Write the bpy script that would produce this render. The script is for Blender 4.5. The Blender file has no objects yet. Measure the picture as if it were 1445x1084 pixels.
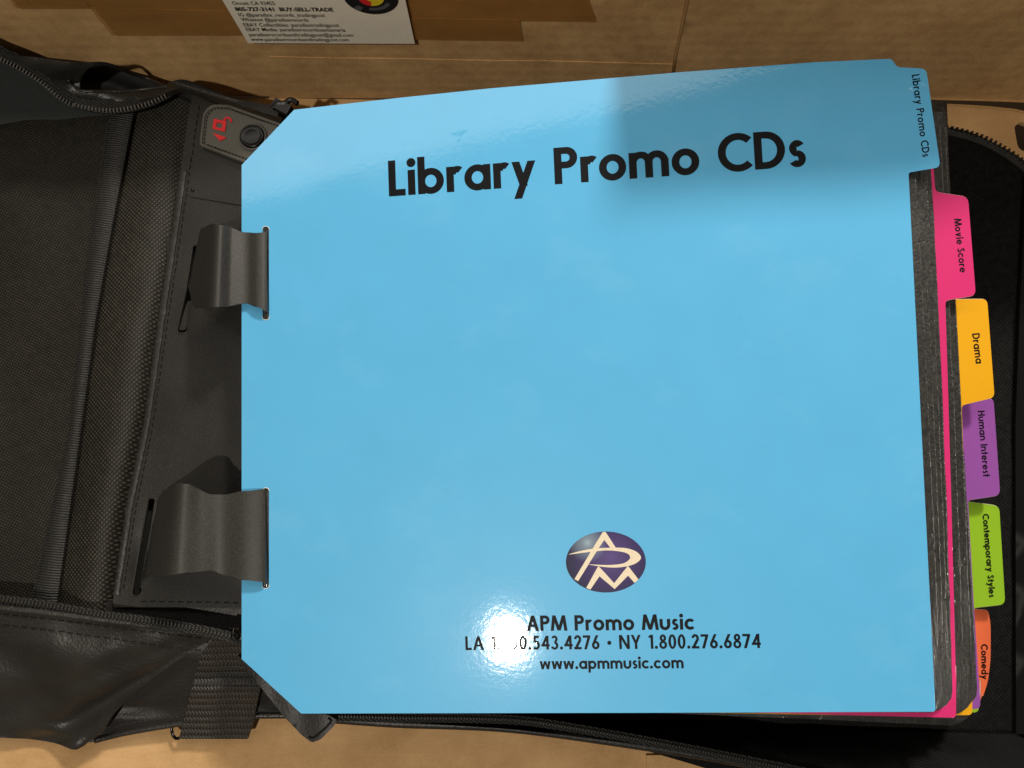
import bpy, bmesh, math, random
from mathutils import Vector, Matrix, noise
from mathutils.geometry import delaunay_2d_cdt

random.seed(7)
S = bpy.context.scene
COL = S.collection

# ------------------------------------------------------------------ camera, world, lamps, exposure
F, CU, CV = 1090.0, 722.5, 542.0            # focal length and centre in photo pixels
CAM_H, TILT = 0.42, math.radians(7.5)       # metres above the cardboard, tilt towards the box behind
cam_d = bpy.data.cameras.new('camera')
cam = bpy.data.objects.new('camera', cam_d); COL.objects.link(cam)
cam.location = (0, 0, CAM_H); cam.rotation_euler = (TILT, 0, 0)
cam_d.sensor_width = 36; cam_d.lens = F / 1445.0 * 36
cam_d.clip_start = 0.004; cam_d.clip_end = 50
S.camera = cam

W = bpy.data.worlds.new('World'); S.world = W; W.use_nodes = True
wb = W.node_tree.nodes['Background']
wb.inputs[0].default_value = (1.0, 0.86, 0.70, 1); wb.inputs[1].default_value = 0.07

def area(name, direction, dist, target, size, power, color, shape='DISK', size_y=None):
    l = bpy.data.lights.new(name, 'AREA'); l.shape = shape; l.size = size
    if size_y: l.size_y = size_y
    l.energy = power; l.color = color
    o = bpy.data.objects.new(name, l); COL.objects.link(o)
    d = Vector(direction).normalized(); t = Vector(target)
    o.location = t + d * dist
    o.rotation_euler = d.to_track_quat('Z', 'Y').to_euler()
    return o
# the bulb whose mirror image is the hot spot on the glossy divider
area('ceiling_bulb', (-0.225, -0.338, 1), 1.75, (0, -0.11, 0.08), 0.052, 14.6, (1.0, 0.93, 0.82))
# a second bulb from the upper right: throws the shadows of the tabs and of the stack
area('second_bulb', (0.42, 0.95, 1), 1.6, (0.05, 0, 0.06), 0.18, 21.5, (1.0, 0.93, 0.82))
# pale ceiling panel behind the box, seen as the hazy band at the top of the divider
area('ceiling_panel', (-0.08, 0.475, 1), 1.7, (0.02, 0.17, 0.08), 2.2, 7.0, (1.0, 0.93, 0.84), 'RECTANGLE', 0.45)

S.view_settings.view_transform = 'Standard'; S.view_settings.look = 'None'
S.view_settings.exposure = 0; S.view_settings.gamma = 1; S.view_settings.use_curve_mapping = False

# ------------------------------------------------------------------ geometry helpers
c0 = Vector((0, 0, CAM_H))
fw = Vector((0, math.sin(TILT), -math.cos(TILT))); upv = Vector((0, math.cos(TILT), math.sin(TILT))); rt = Vector((1, 0, 0))
def ray(u, v): return fw + rt * ((u - CU) / F) - upv * ((v - CV) / F)
def P(u, v, z=0.0):
    d = ray(u, v); return c0 + d * ((z - CAM_H) / d.z)
WALL_Y = 0.222
def Wl(u, v, off=0.0):
    d = ray(u, v); return c0 + d * ((WALL_Y - off) / d.y)
def plane_hit(u, v, p, n):
    d = ray(u, v); return c0 + d * ((p - c0).dot(n) / d.dot(n))
# the plane of the blue divider
ncam = Vector((-0.1031, 0.0532, 0.9932))
NB = (rt * ncam.x + upv * ncam.y - fw * ncam.z).normalized()
PB = c0 + ray(CU, CV) * 0.340
def Q(u, v, lift=0.0): return plane_hit(u, v, PB + NB * lift, NB)

def zmin(v, y=0.2165):
    """height a point at row v needs to stay in front of the box wall"""
    d = ray(CU, v); return CAM_H + d.z * (y / d.y) if d.y > 0.05 else -1
def lerp(a, b, t): return a + (b - a) * t
def pl(x, pts):
    """piecewise linear / smooth interpolation of sorted (x, y) pairs"""
    if x <= pts[0][0]: return pts[0][1]
    for (x0, y0), (x1, y1) in zip(pts, pts[1:]):
        if x <= x1:
            return lerp(y0, y1, (x - x0) / (x1 - x0))
    return pts[-1][1]
def sm(x, pts):
    if x <= pts[0][0]: return pts[0][1]
    for (x0, y0), (x1, y1) in zip(pts, pts[1:]):
        if x <= x1:
            t = (x - x0) / (x1 - x0); return lerp(y0, y1, t * t * (3 - 2 * t))
    return pts[-1][1]
def spline(pts, n=8):
    """Catmull-Rom through 2D points"""
    out = []
    for i in range(len(pts) - 1):
        p0 = pts[max(i - 1, 0)]; p1 = pts[i]; p2 = pts[i + 1]; p3 = pts[min(i + 2, len(pts) - 1)]
        for k in range(n):
            t = k / n
            out.append(tuple(0.5 * (2 * p1[j] + (p2[j] - p0[j]) * t + (2 * p0[j] - 5 * p1[j] + 4 * p2[j] - p3[j]) * t * t
                       + (3 * p1[j] - p0[j] - 3 * p2[j] + p3[j]) * t ** 3) for j in range(2)))
    out.append(tuple(pts[-1])); return out
def rnd(pts, n=5):
    """polygon of (x, y[, r]) with rounded corners"""
    out = []; N = len(pts)
    for i, p in enumerate(pts):
        if len(p) < 3 or p[2] <= 0: out.append((p[0], p[1])); continue
        a = Vector(pts[i - 1][:2]); b = Vector(p[:2]); c = Vector(pts[(i + 1) % N][:2]); r = p[2]
        d1 = a - b; d2 = c - b
        r = min(r, d1.length * 0.49, d2.length * 0.49)
        s = b + d1.normalized() * r; e = b + d2.normalized() * r
        for k in range(n + 1):
            t = k / n; q = s * (1 - t) ** 2 + b * 2 * t * (1 - t) + e * t * t
            out.append((q.x, q.y))
    return out
def inside(p, poly):
    x, y = p; c = False
    for i in range(len(poly)):
        x0, y0 = poly[i - 1]; x1, y1 = poly[i]
        if (y0 > y) != (y1 > y) and x < (x1 - x0) * (y - y0) / (y1 - y0) + x0: c = not c
    return c
def densify(poly, step, closed=True):
    out = []
    N = len(poly)
    for i in range(N if closed else N - 1):
        a = Vector(poly[i]); b = Vector(poly[(i + 1) % N]); k = max(1, int((b - a).length / step))
        for j in range(k): out.append(tuple(a.lerp(b, j / k)))
    if not closed: out.append(tuple(poly[-1]))
    return out

def link(name, me, mat, parent=None, smooth=False):
    o = bpy.data.objects.new(name, me); COL.objects.link(o)
    if mat: me.materials.append(mat)
    if smooth:
        for f in me.polygons: f.use_smooth = True
    if parent is not None:
        o.parent = parent; o.matrix_parent_inverse = parent_inv(parent)
    return o
def parent_inv(p):
    m = p.matrix_basis.copy(); q = p
    while q.parent: 
        m = q.parent.matrix_basis @ q.matrix_parent_inverse @ m; q = q.parent
    return m.inverted()
def empty(name, loc, label, cat, group=None):
    o = bpy.data.objects.new(name, None); COL.objects.link(o); o.location = loc; o.empty_display_size = 0.02
    o['label'] = label; o['category'] = cat
    if group: o['group'] = group
    return o
def tag(o, label=None, cat=None, group=None, kind=None):
    if label: o['label'] = label
    if cat: o['category'] = cat
    if group: o['group'] = group
    if kind: o['kind'] = kind
    return o

def tri(outline, holes=(), grid=0):
    verts = []; edges = []
    def add(poly):
        b = len(verts); verts.extend(Vector(p) for p in poly); n = len(poly)
        edges.extend((b + i, b + (i + 1) % n) for i in range(n))
    if grid:
        outline = densify(outline, grid)
    add(outline)
    for h in holes: add(h)
    if grid:
        x0 = min(p[0] for p in outline); x1 = max(p[0] for p in outline)
        y0 = min(p[1] for p in outline); y1 = max(p[1] for p in outline)
        j = 0; y = y0 + grid * 0.5
        edge_pts = [Vector(p) for p in outline]
        while y < y1:
            x = x0 + grid * (0.5 if j % 2 else 0.98)
            while x < x1:
                if inside((x, y), outline) and not any(inside((x, y), h) for h in holes):
                    verts.append(Vector((x, y)))
                x += grid
            y += grid * 0.866; j += 1
    r = delaunay_2d_cdt(verts, edges, [], 0, 1e-6)
    V, Fc = r[0], r[2]
    faces = []
    for f in Fc:
        c = (V[f[0]] + V[f[1]] + V[f[2]]) / 3
        if inside(c, outline) and not any(inside(c, h) for h in holes): faces.append(f)
    return [(v.x, v.y) for v in V], faces

def sheet_mesh(name, outline, surf, thick=0.0005, holes=(), grid=0, down=None):
    """solid sheet: outline in the plane of the photo, surf lifts it to the world; thickness goes down"""
    V, Fc = tri(outline, holes, grid)
    bm = bmesh.new()
    top = [bm.verts.new(surf(*p)) for p in V]
    down = down or Vector((0, 0, -1))
    bot = [bm.verts.new(v.co + down * thick) for v in top]
    cnt = {}
    for f in Fc:
        a, b, c = f
        n = (top[b].co - top[a].co).cross(top[c].co - top[a].co)
        if n.dot(down) > 0: a, b, c = a, c, b
        bm.faces.new((top[a], top[b], top[c])).smooth = bool(grid)
        bm.faces.new((bot[a], bot[c], bot[b])).smooth = bool(grid)
        for e in ((a, b), (b, c), (c, a)):
            cnt[e] = 1
    for (a, b) in list(cnt):
        if (b, a) not in cnt:
            bm.faces.new((top[b], top[a], bot[a], bot[b]))
            for p_, q_ in ((top[a], top[b]), (bot[a], bot[b])):
                ed = bm.edges.get((p_, q_))
                if ed: ed.smooth = False
    for v in list(bm.verts):
        if not v.link_faces: bm.verts.remove(v)
    me = bpy.data.meshes.new(name); bm.to_mesh(me); bm.free()
    return me
def sheet(name, outline, surf, mat, parent=None, thick=0.0005, holes=(), grid=0, down=None):
    return link(name, sheet_mesh(name, outline, surf, thick, holes, grid, down), mat, parent)

class MB:
    """collects quads and boxes into one mesh"""
    def __init__(s): s.v = []; s.f = []
    def box(s, c, ax, ay, az):
        b = len(s.v)
        for k in (-1, 1):
            for (i, j) in ((-1, -1), (1, -1), (1, 1), (-1, 1)):
                s.v.append(c + ax * i + ay * j + az * k)
        for f in ((3, 2, 1, 0), (4, 5, 6, 7), (0, 1, 5, 4), (1, 2, 6, 5), (2, 3, 7, 6), (3, 0, 4, 7)):
            s.f.append(tuple(b + i for i in f))
    def pill(s, c, ax, ay, az, k=0.62):
        """box with a smaller top: a moulded tooth or a stitch"""
        b = len(s.v)
        for (z, q) in ((-1, 1), (0.35, 1), (1, k)):
            for (i, j) in ((-1, -1), (1, -1), (1, 1), (-1, 1)):
                s.v.append(c + ax * i * q + ay * j * q + az * z)
        fs = [(3, 2, 1, 0), (8, 9, 10, 11)]
        for l in (0, 4):
            for i in range(4): fs.append((l + i, l + (i + 1) % 4, l + 4 + (i + 1) % 4, l + 4 + i))
        s.f += [tuple(b + i for i in f) for f in fs]
    def tube(s, pts, r, n=8, closed=False):
        b = len(s.v); N = len(pts)
        for i, p in enumerate(pts):
            a = pts[i - 1] if (i > 0 or closed) else p; c = pts[(i + 1) % N] if (i < N - 1 or closed) else p
            t = (c - a).normalized(); x = t.orthogonal() if abs(t.z) > 0.9 else t.cross(Vector((0, 0, 1))).normalized()
            x = x.normalized(); y = t.cross(x)
            rr = r(i / (N - 1)) if callable(r) else r
            for k in range(n):
                a2 = 2 * math.pi * k / n; s.v.append(p + x * math.cos(a2) * rr + y * math.sin(a2) * rr)
        for i in range(N if closed else N - 1):
            i2 = (i + 1) % N
            for k in range(n):
                s.f.append((b + i * n + k, b + i * n + (k + 1) % n, b + i2 * n + (k + 1) % n, b + i2 * n + k))
        if not closed:
            s.f.append(tuple(b + k for k in range(n))[::-1]); s.f.append(tuple(b + (N - 1) * n + k for k in range(n)))
    def build(s, name, mat, parent=None, smooth=False):
        me = bpy.data.meshes.new(name); me.from_pydata([tuple(v) for v in s.v], [], s.f); me.validate(); me.update()
        bm = bmesh.new(); bm.from_mesh(me); bmesh.ops.recalc_face_normals(bm, faces=bm.faces); bm.to_mesh(me); bm.free()
        return link(name, me, mat, parent, smooth)

def along(pts, step, phase=0.0):
    """equally spaced (point, tangent) along a 2D polyline"""
    out = []; acc = phase
    for a, b in zip(pts, pts[1:]):
        a = Vector(a); b = Vector(b); L = (b - a).length
        if L < 1e-9: continue
        while acc <= L:
            out.append((a.lerp(b, acc / L), (b - a) / L)); acc += step
        acc -= L
    return out
def stitches(pts, surf, mat, parent, step=11.0, ln=6.5, w=1.1, name='stitching', lift=0.00012):
    m = MB()
    for p, t in along(pts, step, 3):
        jit = random.uniform(-0.5, 0.5)
        a = surf(*(p - t * ln / 2)); b = surf(*(p + t * ln / 2 + Vector((t.y, -t.x)) * jit)); q = surf(p.x - t.y, p.y + t.x)
        ax = (b - a) / 2; c = (a + b) / 2; ay = (q - c); n = ax.cross(ay).normalized()
        if n.z < 0: n = -n
        ay = n.cross(ax).normalized() * (w * 0.00031)
        m.pill(c + n * lift, ax, ay, n * 0.00028, 0.6)
    return m.build(name, mat, parent)
def teeth(pts, surf, mat, parent, step=5.0, w=1.3, h=3.4, off=0.0, tall=0.0011, alt=0.0, name='zipper_teeth'):
    m = MB()
    for i, (p, t) in enumerate(along(pts, step)):
        nrm = Vector((-t.y, t.x)); p = p + nrm * (off + (alt if i % 2 else -alt))
        c = surf(*p); a = surf(*(p + t * 0.5)); b = surf(*(p + nrm * 0.5))
        ax = (a - c).normalized(); ay = (b - c).normalized(); n = ax.cross(ay).normalized()
        if n.z < 0: n = -n
        ay = n.cross(ax) * (1 if n.cross(ax).dot(ay) > 0 else -1)
        m.pill(c + n * tall * 0.3, ax * w * 0.00031, ay * h * 0.00031, n * tall, 0.72)
    return m.build(name, mat, parent)

# ------------------------------------------------------------------ materials
def mat(name):
    m = bpy.data.materials.new(name); m.use_nodes = True
    return m, m.node_tree.nodes, m.node_tree.links, m.node_tree.nodes['Principled BSDF']
def N(ns, t, **k):
    n = ns.new(t)
    for a, b in k.items():
        if a.startswith('i_'): n.inputs[a[2:].replace('_', ' ')].default_value = b
        else: setattr(n, a, b)
    return n
def coords(ns, ls, scale=(1, 1, 1), rot=(0, 0, 0)):
    tc = ns.new('ShaderNodeTexCoord'); mp = ns.new('ShaderNodeMapping')
    mp.inputs['Scale'].default_value = scale; mp.inputs['Rotation'].default_value = rot
    ls.new(tc.outputs['Object'], mp.inputs['Vector']); return mp.outputs['Vector']
def ramp(ns, ls, src, stops):
    r = ns.new('ShaderNodeValToRGB'); e = r.color_ramp.elements
    while len(e) < len(stops): e.new(0.5)
    for el, (p, c) in zip(e, stops):
        el.position = p; el.color = (*c, 1) if len(c) == 3 else c
    ls.new(src, r.inputs['Fac']); return r.outputs['Color']
def math_(ns, ls, op, a, b=None):
    n = ns.new('ShaderNodeMath'); n.operation = op
    for i, x in enumerate((a, b)):
        if x is None: continue
        if isinstance(x, (int, float)): n.inputs[i].default_value = x
        else: ls.new(x, n.inputs[i])
    return n.outputs[0]
def bump(ns, ls, h, bsdf, dist=0.0003, strength=1.0, prev=None):
    b = ns.new('ShaderNodeBump'); b.inputs['Distance'].default_value = dist; b.inputs['Strength'].default_value = strength
    ls.new(h, b.inputs['Height'])
    if prev: ls.new(prev, b.inputs['Normal'])
    ls.new(b.outputs['Normal'], bsdf.inputs['Normal']); return b.outputs['Normal']
def noise_(ns, ls, vec, scale, detail=4, rough=0.55):
    n = ns.new('ShaderNodeTexNoise'); n.inputs['Scale'].default_value = scale
    n.inputs['Detail'].default_value = detail; n.inputs['Roughness'].default_value = rough
    ls.new(vec, n.inputs['Vector']); return n.outputs['Fac']

def plain(name, col, rough=0.5, spec=0.5, metal=0.0, noise_amp=0.12, nscale=900, coat=0.0, bump_d=0.00006):
    m, ns, ls, b = mat(name)
    v = coords(ns, ls); n = noise_(ns, ls, v, nscale)
    c = ramp(ns, ls, n, [(0.25, tuple(x * (1 - noise_amp) for x in col)), (0.75, tuple(min(1, x * (1 + noise_amp)) for x in col))])
    ls.new(c, b.inputs['Base Color']); b.inputs['Roughness'].default_value = rough; b.inputs['Metallic'].default_value = metal
    b.inputs['Specular IOR Level'].default_value = spec; b.inputs['Coat Weight'].default_value = coat
    if bump_d: bump(ns, ls, n, b, bump_d)
    return m

def cardboard(name, c_lo, c_hi, axis=0, rough=0.75, fw_=0.45):
    m, ns, ls, b = mat(name)
    v = coords(ns, ls)
    st = (14, 90, 14) if axis == 0 else (90, 14, 90)
    fib = noise_(ns, ls, coords(ns, ls, st), 9, 6, 0.7)
    blot = noise_(ns, ls, v, 26, 5, 0.65)
    fine = noise_(ns, ls, v, 900, 3, 0.7)
    s = math_(ns, ls, 'ADD', math_(ns, ls, 'MULTIPLY', fib, fw_), math_(ns, ls, 'MULTIPLY', blot, 0.80 - fw_))
    s = math_(ns, ls, 'ADD', s, math_(ns, ls, 'MULTIPLY', fine, 0.24))
    base = ramp(ns, ls, s, [(0.38, c_lo), (0.62, c_hi)])
    # dark and pale flecks of the pulp
    vo = N(ns, 'ShaderNodeTexVoronoi'); vo.inputs['Scale'].default_value = 150; ls.new(v, vo.inputs['Vector'])
    fl = ramp(ns, ls, vo.outputs['Distance'], [(0.0, (1, 1, 1)), (0.055, (0, 0, 0))])
    pick = ramp(ns, ls, noise_(ns, ls, v, 45, 2), [(0.58, (0, 0, 0)), (0.66, (1, 1, 1))])
    mx = N(ns, 'ShaderNodeMix', data_type='RGBA'); ls.new(math_(ns, ls, 'MULTIPLY', fl, pick), mx.inputs[0])
    ls.new(base, mx.inputs[6]); mx.inputs[7].default_value = (*(x * 0.55 for x in c_lo), 1)
    ls.new(mx.outputs[2], b.inputs['Base Color'])
    b.inputs['Roughness'].default_value = rough; b.inputs['Specular IOR Level'].default_value = 0.25
    # faint flutes of the corrugation under the paper
    wv = N(ns, 'ShaderNodeTexWave', bands_direction=('Z' if 'wall' in name else 'Y') if axis == 0 else 'X'); wv.inputs['Scale'].default_value = 38
    wv.inputs['Distortion'].default_value = 0.6
    ls.new(v, wv.inputs['Vector'])
    n1 = bump(ns, ls, wv.outputs['Fac'], b, 0.00025, 0.25)
    bump(ns, ls, s, b, 0.0003, 0.5, n1)
    return m

def mesh_fabric(name, base, dot, pitch=0.00165, rot=0.75, lo=0.35, rough=0.6, sheen=0.0, spec=0.3):
    """pebbled non-woven lining: a lattice of small raised shiny dots"""
    m, ns, ls, b = mat(name)
    k = 2 * math.pi / pitch / 2
    v = coords(ns, ls, (1, 1, 1), (0, 0, rot))
    warp = N(ns, 'ShaderNodeTexNoise'); warp.inputs['Scale'].default_value = 260; ls.new(v, warp.inputs['Vector'])
    wa = N(ns, 'ShaderNodeVectorMath', operation='MULTIPLY_ADD'); wa.inputs[1].default_value = (0.0005,) * 3
    ls.new(warp.outputs['Color'], wa.inputs[0]); ls.new(v, wa.inputs[2])
    sp = N(ns, 'ShaderNodeSeparateXYZ'); ls.new(wa.outputs[0], sp.inputs[0])
    sx = math_(ns, ls, 'ABSOLUTE', math_(ns, ls, 'SINE', math_(ns, ls, 'MULTIPLY', sp.outputs[0], k)))
    sy = math_(ns, ls, 'ABSOLUTE', math_(ns, ls, 'SINE', math_(ns, ls, 'MULTIPLY', sp.outputs[1], k)))
    h = math_(ns, ls, 'MULTIPLY', sx, sy)
    n = noise_(ns, ls, v, 300, 3)
    n2 = noise_(ns, ls, v, 22, 4)
    hh = math_(ns, ls, 'MULTIPLY', h, math_(ns, ls, 'ADD', math_(ns, ls, 'MULTIPLY', n, 1.1), 0.42))
    c = ramp(ns, ls, hh, [(lo, base), (0.95, dot)])
    mx = N(ns, 'ShaderNodeMix', data_type='RGBA', blend_type='MULTIPLY'); mx.inputs[0].default_value = 0.75
    ls.new(c, mx.inputs[6]); ls.new(ramp(ns, ls, n2, [(0.3, (0.55, 0.55, 0.55)), (0.7, (1, 1, 1))]), mx.inputs[7])
    ls.new(mx.outputs[2], b.inputs['Base Color'])
    b.inputs['Roughness'].default_value = rough; b.inputs['Specular IOR Level'].default_value = spec
    b.inputs['Sheen Weight'].default_value = sheen
    bump(ns, ls, hh, b, 0.0003, 0.6)
    return m

def leatherette(name, col, rough=0.45, scale=1600, d=0.00022, spec=0.5, amp=0.25, grain=0.0):
    m, ns, ls, b = mat(name)
    v = coords(ns, ls)
    vo = N(ns, 'ShaderNodeTexVoronoi'); vo.inputs['Scale'].default_value = scale; ls.new(v, vo.inputs['Vector'])
    n = noise_(ns, ls, v, scale * 0.8, 3, 0.7); n2 = noise_(ns, ls, v, 30, 4)
    c = ramp(ns, ls, n2, [(0.3, tuple(x * (1 - amp) for x in col)), (0.7, tuple(x * (1 + amp) for x in col))])
    ls.new(c, b.inputs['Base Color'])
    r = N(ns, 'ShaderNodeMapRange'); r.inputs[3].default_value = rough - 0.07; r.inputs[4].default_value = rough + 0.12
    ls.new(n2, r.inputs[0]); ls.new(r.outputs[0], b.inputs['Roughness'])
    b.inputs['Specular IOR Level'].default_value = spec
    h = math_(ns, ls, 'ADD', math_(ns, ls, 'MULTIPLY', vo.outputs['Distance'], 0.6), n)
    if grain:
        gr = ramp(ns, ls, noise_(ns, ls, v, 1700, 2, 0.8), [(0.40, (0.62,) * 3), (0.55, (0.95,) * 3), (0.68, (1.75,) * 3)])
        mg = N(ns, 'ShaderNodeMix', data_type='RGBA', blend_type='MULTIPLY'); mg.inputs[0].default_value = grain
        ls.new(c, mg.inputs[6]); ls.new(gr, mg.inputs[7]); ls.new(mg.outputs[2], b.inputs['Base Color'])
    bump(ns, ls, h, b, d, 0.7)
    return m

def card_stock(name, col, rough=0.26, coat=0.6, spec=0.5, bump_d=0.00035, wear=0.0):
    """glossy laminated card: slightly wavy film over flat ink"""
    m, ns, ls, b = mat(name)
    v = coords(ns, ls)
    n = noise_(ns, ls, v, 40, 4)
    c = ramp(ns, ls, n, [(0.2, tuple(x * 0.97 for x in col)), (0.8, tuple(min(1, x * 1.03) for x in col))])
    if wear:      # rubbed, slightly chalky smudges
        sm_ = ramp(ns, ls, noise_(ns, ls, coords(ns, ls, (1, 1.5, 1), (0, 0, 0.5)), 24, 6, 0.62), [(0.55, (0, 0, 0)), (0.80, (1, 1, 1))])
        mw = N(ns, 'ShaderNodeMix', data_type='RGBA'); ls.new(math_(ns, ls, 'MULTIPLY', sm_, wear), mw.inputs[0])
        ls.new(c, mw.inputs[6]); mw.inputs[7].default_value = (0.55, 0.80, 0.95, 1); c = mw.outputs[2]
    ls.new(c, b.inputs['Base Color'])
    b.inputs['Roughness'].default_value = rough; b.inputs['Specular IOR Level'].default_value = spec
    b.inputs['Coat Weight'].default_value = coat; b.inputs['Coat Roughness'].default_value = 0.055
    f1 = noise_(ns, ls, v, 420, 3, 0.6); f2 = noise_(ns, ls, v, 14, 2)
    h = math_(ns, ls, 'ADD', math_(ns, ls, 'MULTIPLY', f1, 0.11), math_(ns, ls, 'MULTIPLY', f2, 0.9))
    dents = ramp(ns, ls, noise_(ns, ls, v, 34, 3, 0.5), [(0.66, (0, 0, 0)), (0.76, (1, 1, 1))])
    h = math_(ns, ls, 'ADD', h, math_(ns, ls, 'MULTIPLY', dents, 0.5))
    nb = bump(ns, ls, h, b, bump_d, 0.6); ls.new(nb, b.inputs['Coat Normal'])
    return m

def sleeve_mat(name):
    """black non-woven disc sleeve under a crinkled clear film"""
    m, ns, ls, b = mat(name)
    v = coords(ns, ls)
    fine = noise_(ns, ls, v, 700, 3, 0.6)
    cr = noise_(ns, ls, coords(ns, ls, (430, 38, 430)), 1.0, 5, 0.62)
    c = ramp(ns, ls, fine, [(0.35, (0.006, 0.006, 0.006)), (0.72, (0.040, 0.038, 0.034))])
    ls.new(c, b.inputs['Base Color'])
    b.inputs['Roughness'].default_value = 0.45
    b.inputs['Coat Weight'].default_value = 0.6; b.inputs['Coat Roughness'].default_value = 0.05
    n1 = bump(ns, ls, cr, b, 0.0012, 1.0)
    ls.new(n1, b.inputs['Coat Normal'])
    bump(ns, ls, fine, b, 0.0003, 0.8)
    return m

def webbing_mat(name):
    m, ns, ls, b = mat(name)
    v = coords(ns, ls, (1, 1, 1), (0, 0, math.radians(-1)))
    sp = N(ns, 'ShaderNodeSeparateXYZ'); ls.new(v, sp.inputs[0])
    x, y = sp.outputs[0], sp.outputs[1]
    row = math_(ns, ls, 'MULTIPLY', y, 1 / 0.0034)                       # ribs across the strap
    fr = math_(ns, ls, 'FRACT', row)
    rib = math_(ns, ls, 'SINE', math_(ns, ls, 'MULTIPLY', fr, math.pi))
    zig = math_(ns, ls, 'ABSOLUTE', math_(ns, ls, 'SUBTRACT', fr, 0.5))
    tw = math_(ns, ls, 'ADD', math_(ns, ls, 'MULTIPLY', x, 2 * math.pi / 0.0017), math_(ns, ls, 'MULTIPLY', zig, 9.0))
    tws = math_(ns, ls, 'ADD', math_(ns, ls, 'MULTIPLY', math_(ns, ls, 'SINE', tw), 0.5), 0.5)
    h = math_(ns, ls, 'MULTIPLY', math_(ns, ls, 'POWER', rib, 0.6), math_(ns, ls, 'ADD', math_(ns, ls, 'MULTIPLY', tws, 0.7), 0.3))
    n = noise_(ns, ls, v, 800, 3)
    hh = math_(ns, ls, 'MULTIPLY', h, math_(ns, ls, 'ADD', n, 0.5))
    c = ramp(ns, ls, hh, [(0.15, (0.006, 0.006, 0.006)), (0.8, (0.05, 0.047, 0.042))])
    ls.new(c, b.inputs['Base Color']); b.inputs['Roughness'].default_value = 0.5
    bump(ns, ls, hh, b, 0.0009, 0.9)
    return m

def ribbed(name, col, pitch, rot, rough=0.6):
    m, ns, ls, b = mat(name)
    v = coords(ns, ls, (1, 1, 1), (0, 0, rot))
    sp = N(ns, 'ShaderNodeSeparateXYZ'); ls.new(v, sp.inputs[0])
    wob = noise_(ns, ls, v, 160, 2)
    y = math_(ns, ls, 'ADD', sp.outputs[1], math_(ns, ls, 'MULTIPLY', wob, 0.0012))
    s = math_(ns, ls, 'ABSOLUTE', math_(ns, ls, 'SINE', math_(ns, ls, 'MULTIPLY', y, math.pi / pitch)))
    n = noise_(ns, ls, v, 700, 3)
    h = math_(ns, ls, 'MULTIPLY', s, math_(ns, ls, 'ADD', n, 0.5))
    c = ramp(ns, ls, h, [(0.1, tuple(x * 0.45 for x in col)), (0.9, tuple(x * 1.5 for x in col))])
    ls.new(c, b.inputs['Base Color']); b.inputs['Roughness'].default_value = rough
    bump(ns, ls, h, b, 0.0005, 0.8); return m

def tape_mat():
    m, ns, ls, b = mat('packing_tape')
    v = coords(ns, ls, (4, 16, 16))
    n = noise_(ns, ls, v, 5, 6, 0.6)
    ls.new(ramp(ns, ls, n, [(0.3, (0.38, 0.175, 0.038)), (0.7, (0.50, 0.245, 0.06))]), b.inputs['Base Color'])
    b.inputs['Roughness'].default_value = 0.28; b.inputs['Alpha'].default_value = 0.42
    bump(ns, ls, n, b, 0.0006, 0.4); return m
def emblem_mat():
    """printed artwork of the oval: violet to navy with a pale star at its upper left"""
    m, ns, ls, b = mat('emblem_ink')
    c = Q(855, 793)
    tc = N(ns, 'ShaderNodeTexCoord')
    def dist(p, s):
        vm = N(ns, 'ShaderNodeVectorMath', operation='DISTANCE'); ls.new(tc.outputs['Object'], vm.inputs[0]); vm.inputs[1].default_value = p
        return math_(ns, ls, 'DIVIDE', vm.outputs['Value'], s)
    violet = ramp(ns, ls, dist(Q(862, 786), 0.019), [(0.0, (0.095, 0.062, 0.21)), (0.55, (0.045, 0.028, 0.12)), (1.0, (0.014, 0.014, 0.045))])
    star = ramp(ns, ls, dist(Q(829, 766), 0.0085), [(0.0, (1, 1, 1)), (0.25, (0.55,) * 3), (1.0, (0, 0, 0))])
    mx = N(ns, 'ShaderNodeMix', data_type='RGBA'); ls.new(star, mx.inputs[0]); ls.new(violet, mx.inputs[6]); mx.inputs[7].default_value = (0.30, 0.42, 0.48, 1)
    ls.new(mx.outputs[2], b.inputs['Base Color']); b.inputs['Roughness'].default_value = 0.45; b.inputs['Coat Weight'].default_value = 0.2; b.inputs['Specular IOR Level'].default_value = 0.2
    return m

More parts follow.
